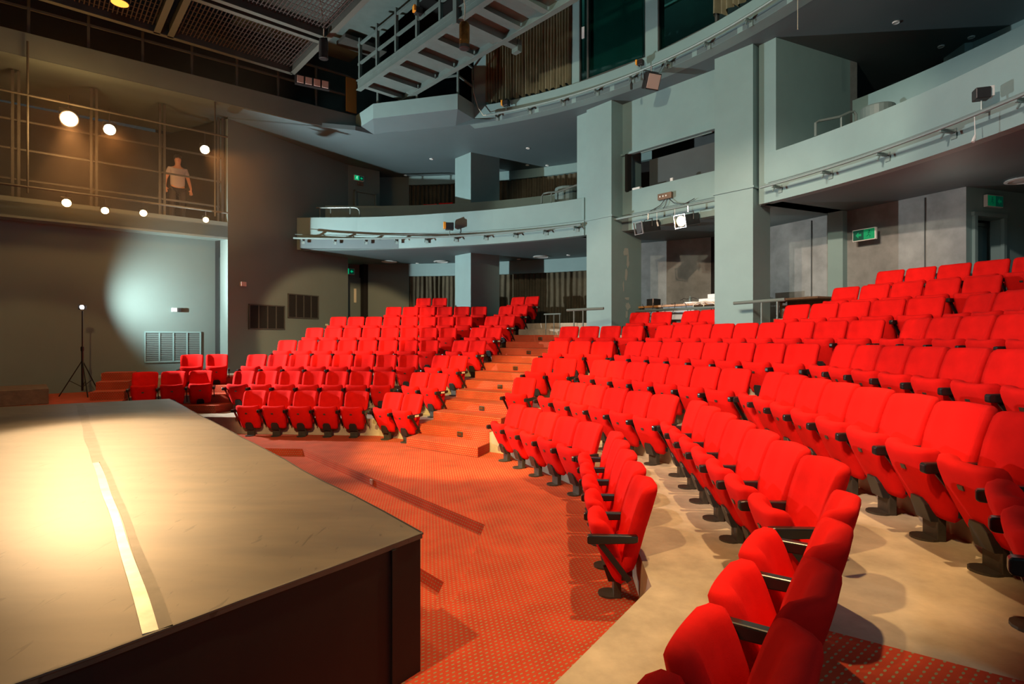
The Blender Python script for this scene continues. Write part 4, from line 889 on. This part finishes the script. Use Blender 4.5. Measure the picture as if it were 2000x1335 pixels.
def plate(P, rz, size, m, label, name, cat): q = MB(); q.box((0, 0, 0), size); o = q.build(name, m, bevel=.004); o.location = P; o.rotation_euler = (0, 0, rz); return tag(o, label, cat)
rzW = math.atan2(dW.y, dW.x)
for (x, y, s_, m_, lab, nm, ct) in ((473.5, 554.5, (.16, .06, .12), 'lens_off', 'pinkish alarm sounder box on the dark side wall', 'alarm_box', 'alarm'), (637, 634, (.1, .03, .06), 'label', 'small double socket on the side wall above the upper rows', 'wall_socket', 'socket')):
    P_ = onW2(x, y); plate((P_.x + nW2.x * .03, P_.y + nW2.y * .03, P_.z), rzW, s_, M[m_], lab, nm, ct)
P_ = onWI(344, 605); t = thing('bulkhead_light', 'small white and black bulkhead light on the bright recess wall', 'wall light', (P_.x + nWI.x * .06, P_.y + nWI.y * .06, P_.z), RZC)
MB().box((-.05, 0, 0), (.12, .1, .1)).build('diffuser', M['white'], t, bevel=.01); MB().box((.06, 0, 0), (.08, .1, .1)).build('end_cap', M['fix'], t, bevel=.01)
P_ = onWI(203.5, 732.5); plate((P_.x + nWI.x * .02, P_.y + nWI.y * .02, P_.z), RZC, (.13, .03, .05), M['label'], 'small double socket low on the wall beside the work light', 'wall_socket', 'socket')
P_ = pxY(712, 572.5, 19.6); plate(tuple(DA - AX * .1 + Vector((.02, -.06))) + (3.2,), RZC, (.12, .04, .13), M['red_dark'], 'red call point beside the dark exit door', 'call_point', 'call point')
# box at the far edge of the stage platform
q = MB(); q.box((0, 0, .15), (.9, 1.3, .3)); o = q.build('wooden_box', M['wood_dark'], bevel=.01); P_ = px(8, 776, .80); o.location = (P_.x, P_.y + .3, .667); o.rotation_euler = (0, 0, R(41)); tag(o, 'low dark wooden box on the carpet behind the stage corner', 'box')

# ------------------------------------------------------------------ sound desk
TD0 = px(1241, 598, 2.72); TD1 = TD0 + (px(1400, 588.5, 2.72) - TD0) * 1.1; TD0 = TD0 + AX * .14; TD1 = TD1 + AX * .14; dk = (TD1 - TD0).normalized(); nk = Vector((-dk.y, dk.x)); LK = (TD1 - TD0).length; rzk = math.atan2(dk.y, dk.x)
desk = thing('sound_desk', 'long wooden-edged technician desk cluttered with cables between the pillars', 'desk', (*TD0, 2.0), rzk)
MB().box((LK / 2, .35, .70), (LK, .7, .035)).build('desktop', M['wood'], desk, bevel=.004); MB().box((LK / 2, -.006, .70), (LK, .02, .05)).build('edge_strip', M['wood'], desk, bevel=.004)
for u in (.06, LK - .06):
    for v in (.08, .62): MB().box((u, v, .34), (.05, .05, .68)).build('leg', M['steel_dark'], desk)
t = thing('desk_rail', 'grey green rail running just below the technician desk edge', 'railing', (*(TD0 - nk * .12), 2.0), rzk); MB().tube([(-.1, 0, .6), (LK, 0, .6)], .03, 8).build('top_bar', M['rail'], t)
for u in (.25, .95, 1.7, 2.3): MB().tube([(u, 0, 0), (u, 0, .6)], .014, 6).build('post', M['rail'], t)
def dkp(u, v, z): p = TD0 + dk * u + nk * v; return (p.x, p.y, 2.72 + z)
def dbox(u, v, size, m, label, name, cat, dz=0, parts=()):
    t = thing(name, label, cat, dkp(u, v, dz), rzk); MB().box((0, 0, size[2] / 2), size).build('case', M[m], t, bevel=.006)
    for pn, c_, s_, pm in parts: MB().box(c_, s_).build(pn, M[pm], t, bevel=.002)
dbox(.22, .3, (.24, .25, .19), 'fix', 'dark amplifier with a pale edge at the end of the technician desk', 'amplifier', 'amplifier', 0, (('handle', (.1, -.13, .1), (.02, .02, .18), 'lens_off'),))
dbox(1.5, .22, (.34, .25, .05), 'white', 'flat white control panel on the technician desk', 'control_panel', 'mixer', 0, (('fader_strip', (0, -.05, .052), (.28, .05, .008), 'fix'),))
dbox(2.1, .3, (.7, .4, .1), 'white', 'large white mixing console beside the second pillar', 'mixing_console', 'mixer', 0, (('meter_bridge', (0, .15, .16), (.7, .06, .12), 'white'), ('fader_strip', (0, -.08, .102), (.6, .12, .01), 'steel')))
dbox(.85, .2, (.12, .1, .035), 'fix', 'small black device lying on the technician desk', 'small_device', 'device')
P_ = dkp(1.35, .3, 0); tag(MB().lathe([(.03, 0), (.032, .02), (.032, .13), (.012, .17), (.012, .2), (.0001, .2)], P_, 14).build('water_bottle', M['steel']), 'small greenish bottle standing on the technician desk', 'bottle')
rg = random.Random(3)
for i, (u0, u1, z0_, z1_, lab) in enumerate(((.22, .5, .02, -.45, 'black cable drooping off the desk end'), (.55, .2, .03, -.5, 'black cable crossing in front of the desk rail'), (.8, 1.05, .03, -.4, 'thin black cable hanging mid desk'), (1.2, .95, .03, -.42, 'tangled dark cable hanging under the bottle'), (1.45, 1.75, .06, -.35, 'dark looped cable below the white control panel'), (1.1, 1.6, .10, .12, 'heap of dark cable lying on the desk'))):
    pts = []; 
    for k in range(9):
        s_ = k / 8; pts.append(dkp(u0 + (u1 - u0) * s_ + rg.uniform(-.05, .05), -.08 + .02 * math.sin(k) if i < 5 else .3 + rg.uniform(-.1, .1), z0_ + (z1_ - z0_) * s_ - .1 * math.sin(math.pi * s_) * (i < 5) + rg.uniform(0, .05)))
    tag(MB().tube(pts, .007, 6).build('cable', M['fix']), lab, 'cable')
pts = [dkp(1.75 + .22 * math.sin(k * .8) + .04 * k, -.09 - .004 * k, -.06 + .09 * math.cos(k * .8)) for k in range(12)]; tag(MB().tube(pts, .011, 6).build('cable', M['cable_w'], smooth=True), 'cream cable looped over the desk edge near the console', 'cable')
q = MB(); q.box((0, 0, 0), (.95, .02, .3)); o = q.build('white_cloth', M['bed']); o.location = dkp(1.15, .1, -.2); o.rotation_euler = (0, 0, rzk); tag(o, 'white cloth hanging under the technician desk', 'cloth')
q = MB().add([(-.2, 0, 0), (.2, 0, .0), (.1, 0, -.45), (.02, 0, -.45)], [(0, 1, 2, 3)]); o = q.build('white_cloth', M['bed']); o.location = dkp(1.6, .05, -.2); o.rotation_euler = (0, 0, rzk); tag(o, 'pointed white cloth end dropping between the rear seats', 'cloth')
# brown counter end behind the handrail at the far pillar
q = MB(); P_ = pxY(1560, 612, 11.6); q.box((0, 0, -.1), (1.2, .5, .04)); q.box((0, .2, -.45), (1.2, .04, .66)); o = q.build('counter', M['wood_dark'], bevel=.006); o.location = (P_.x, P_.y, 2.83); o.rotation_euler = (0, 0, R(-64)); tag(o, 'brown wooden counter against the concrete wall behind the rear seats', 'counter')
# socket plates in the pit step
P_ = px(728, 940, -.05); plate((P_.x - AX.x * .02, P_.y - AX.y * .02, -.05), R(-49.6), (.07, .02, .07), M['chrome'], 'metal floor socket set in the carpeted step below the stairs', 'floor_socket', 'socket')

# ------------------------------------------------------------------ person on the gallery
pr = thing('person', 'person in a pale t-shirt and dark trousers standing behind the gallery screen', 'person')
pb = JB + nC * .55 - AX * 1.05; pr.location = (pb.x, pb.y, 4.85); pr.rotation_euler = (0, 0, R(40))
def skin_mesh(name, verts, edges, radii, m, parent, root=0, lev=2):
    me = bpy.data.meshes.new(name); me.from_pydata(verts, edges, []); me.materials.append(m); o = bpy.data.objects.new(name, me); COL.objects.link(o); o.parent = parent
    md = o.modifiers.new('skin', 'SKIN'); md.use_smooth_shade = True
    for v, r_ in zip(me.skin_vertices[0].data, radii): v.radius = (r_, r_) if not isinstance(r_, tuple) else r_
    me.skin_vertices[0].data[root].use_root = True
    s_ = o.modifiers.new('sub', 'SUBSURF'); s_.levels = lev; s_.render_levels = lev; return o
V_ = [(0, 0, .94), (0, 0, 1.12), (0, .01, 1.30), (0, .015, 1.42), (0, 0, 1.50), (0, -.01, 1.56), (0, -.015, 1.64), (0, -.005, 1.73)]
Rr = [(.15, .11), (.135, .095), (.155, .105), (.12, .08), .055, .065, .09, .07]; E_ = [(i, i + 1) for i in range(7)]
for sx in (-1, 1):
    n = len(V_); V_ += [(sx * .17, .01, 1.40), (sx * .26, .03, 1.14), (sx * .29, -.07, .93), (sx * .28, -.10, .86)]; Rr += [.058, .042, .028, (.035, .018)]; E_ += [(3, n), (n, n + 1), (n + 1, n + 2), (n + 2, n + 3)]
    for k, (dx, L_) in enumerate(((-.03, .065), (-.01, .078), (.01, .072), (.03, .058))):
        m0 = len(V_); V_ += [(sx * .28 + dx * .8, -.115, .835 - .0), (sx * .28 + dx, -.135, .82 - L_ * .6), (sx * .28 + dx, -.125, .82 - L_)]; Rr += [.010, .009, .008]; E_ += [(n + 3, m0), (m0, m0 + 1), (m0 + 1, m0 + 2)]
    m0 = len(V_); V_ += [(sx * .28 - sx * .035, -.12, .87), (sx * .28 - sx * .05, -.145, .835)]; Rr += [.011, .009]; E_ += [(n + 3, m0), (m0, m0 + 1)]
    n = len(V_); V_ += [(sx * .10, 0, .86), (sx * .12, -.01, .48), (sx * .12, .02, .09), (sx * .13, -.10, .04)]; Rr += [.085, .058, .04, (.04, .03)]; E_ += [(0, n), (n, n + 1), (n + 1, n + 2), (n + 2, n + 3)]
body = skin_mesh('body', V_, E_, Rr, M['skin'], pr)
sv = [(0, 0, .88), (0, 0, 1.10), (0, .01, 1.30), (0, .015, 1.42)]; sr = [(.19, .145), (.178, .135), (.19, .14), (.15, .11)]; se_ = [(0, 1), (1, 2), (2, 3)]
for sx in (-1, 1): n = len(sv); sv += [(sx * .17, .01, 1.40), (sx * .22, .022, 1.25)]; sr += [.075, .066]; se_ += [(3, n), (n, n + 1)]
skin_mesh('t_shirt', sv, se_, sr, M['shirt'], pr)
tv = [(0, 0, .92)]; tr_ = [(.16, .12)]; te = []
for sx in (-1, 1): n = len(tv); tv += [(sx * .10, 0, .84), (sx * .12, -.01, .48), (sx * .12, .02, .10)]; tr_ += [.098, .075, .06]; te += [(0, n), (n, n + 1), (n + 1, n + 2)]
skin_mesh('trousers', tv, te, tr_, M['trousers'], pr)
q = MB(); q.lathe([(.001, 1.80), (.05, 1.79), (.085, 1.755), (.098, 1.70), (.094, 1.66), (.09, 1.655)], (0, .018, 0), 16); q.build('hair', M['hair'], pr, smooth=True)
q = MB(); q.lathe([(.001, -.02), (.013, -.012), (.011, .012), (.001, .02)], (0, -.10, 1.645), 8); q.build('nose', M['skin'], pr)
for sx in (-1, 1): q = MB(); q.lathe([(.001, -.008), (.012, 0), (.001, .008)], (sx * .032, -.088, 1.675), 8); q.build('eye', M['hair'], pr)
q = MB(); q.box((0, -.094, 1.60), (.05, .012, .008)); q.build('mouth', M['red_dark'], pr)

# ------------------------------------------------------------------ amber haze volume added for the lantern glow and veiling flare at the side gallery
hz, t_, b_ = nt('glow_haze'); t_.nodes.remove(b_); vs_ = N(t_, 'ShaderNodeVolumeScatter'); vs_.inputs['Density'].default_value = .005; vs_.inputs['Anisotropy'].default_value = .35; vs_.inputs['Color'].default_value = (1, .62, .34, 1)
t_.links.new(vs_.outputs[0], t_.nodes['Material Output'].inputs['Volume'])
q = MB(); q.prism([tuple(v) for v in (JB + BX * .08, JL + AX * 2.2 + BX * .08, JL + AX * 2.2 + BX * 5, JB + BX * 5)], 4.0, 7.66); o = q.build('glow_haze', hz); o['kind'] = 'stuff'; tag(o, 'thin amber haze added for the glow around the side gallery lanterns', 'haze')

c0_ = V[3] + Vector((-.03, .1)); c9_ = pol(9.97, 66.6)
tag(MB().tube([(c0_.x, c0_.y, 8.95), (c0_.x + .03, c0_.y - .12, 8.5), (c0_.x + .15, c0_.y - .25, 8.05), c9_.to_3d() + Vector((-.12, .1, 7.80)), (c9_.x, c9_.y, 7.78)], .009, 6).build('cable', M['cable_w'], smooth=True), 'pale cable curling from the platform rail down to the top pipe', 'cable')
small_fixture(pxY(817, 22, 12.3), 'small dark fixture with an orange tab on the lighting bridge rail', R(30), s=1.0)
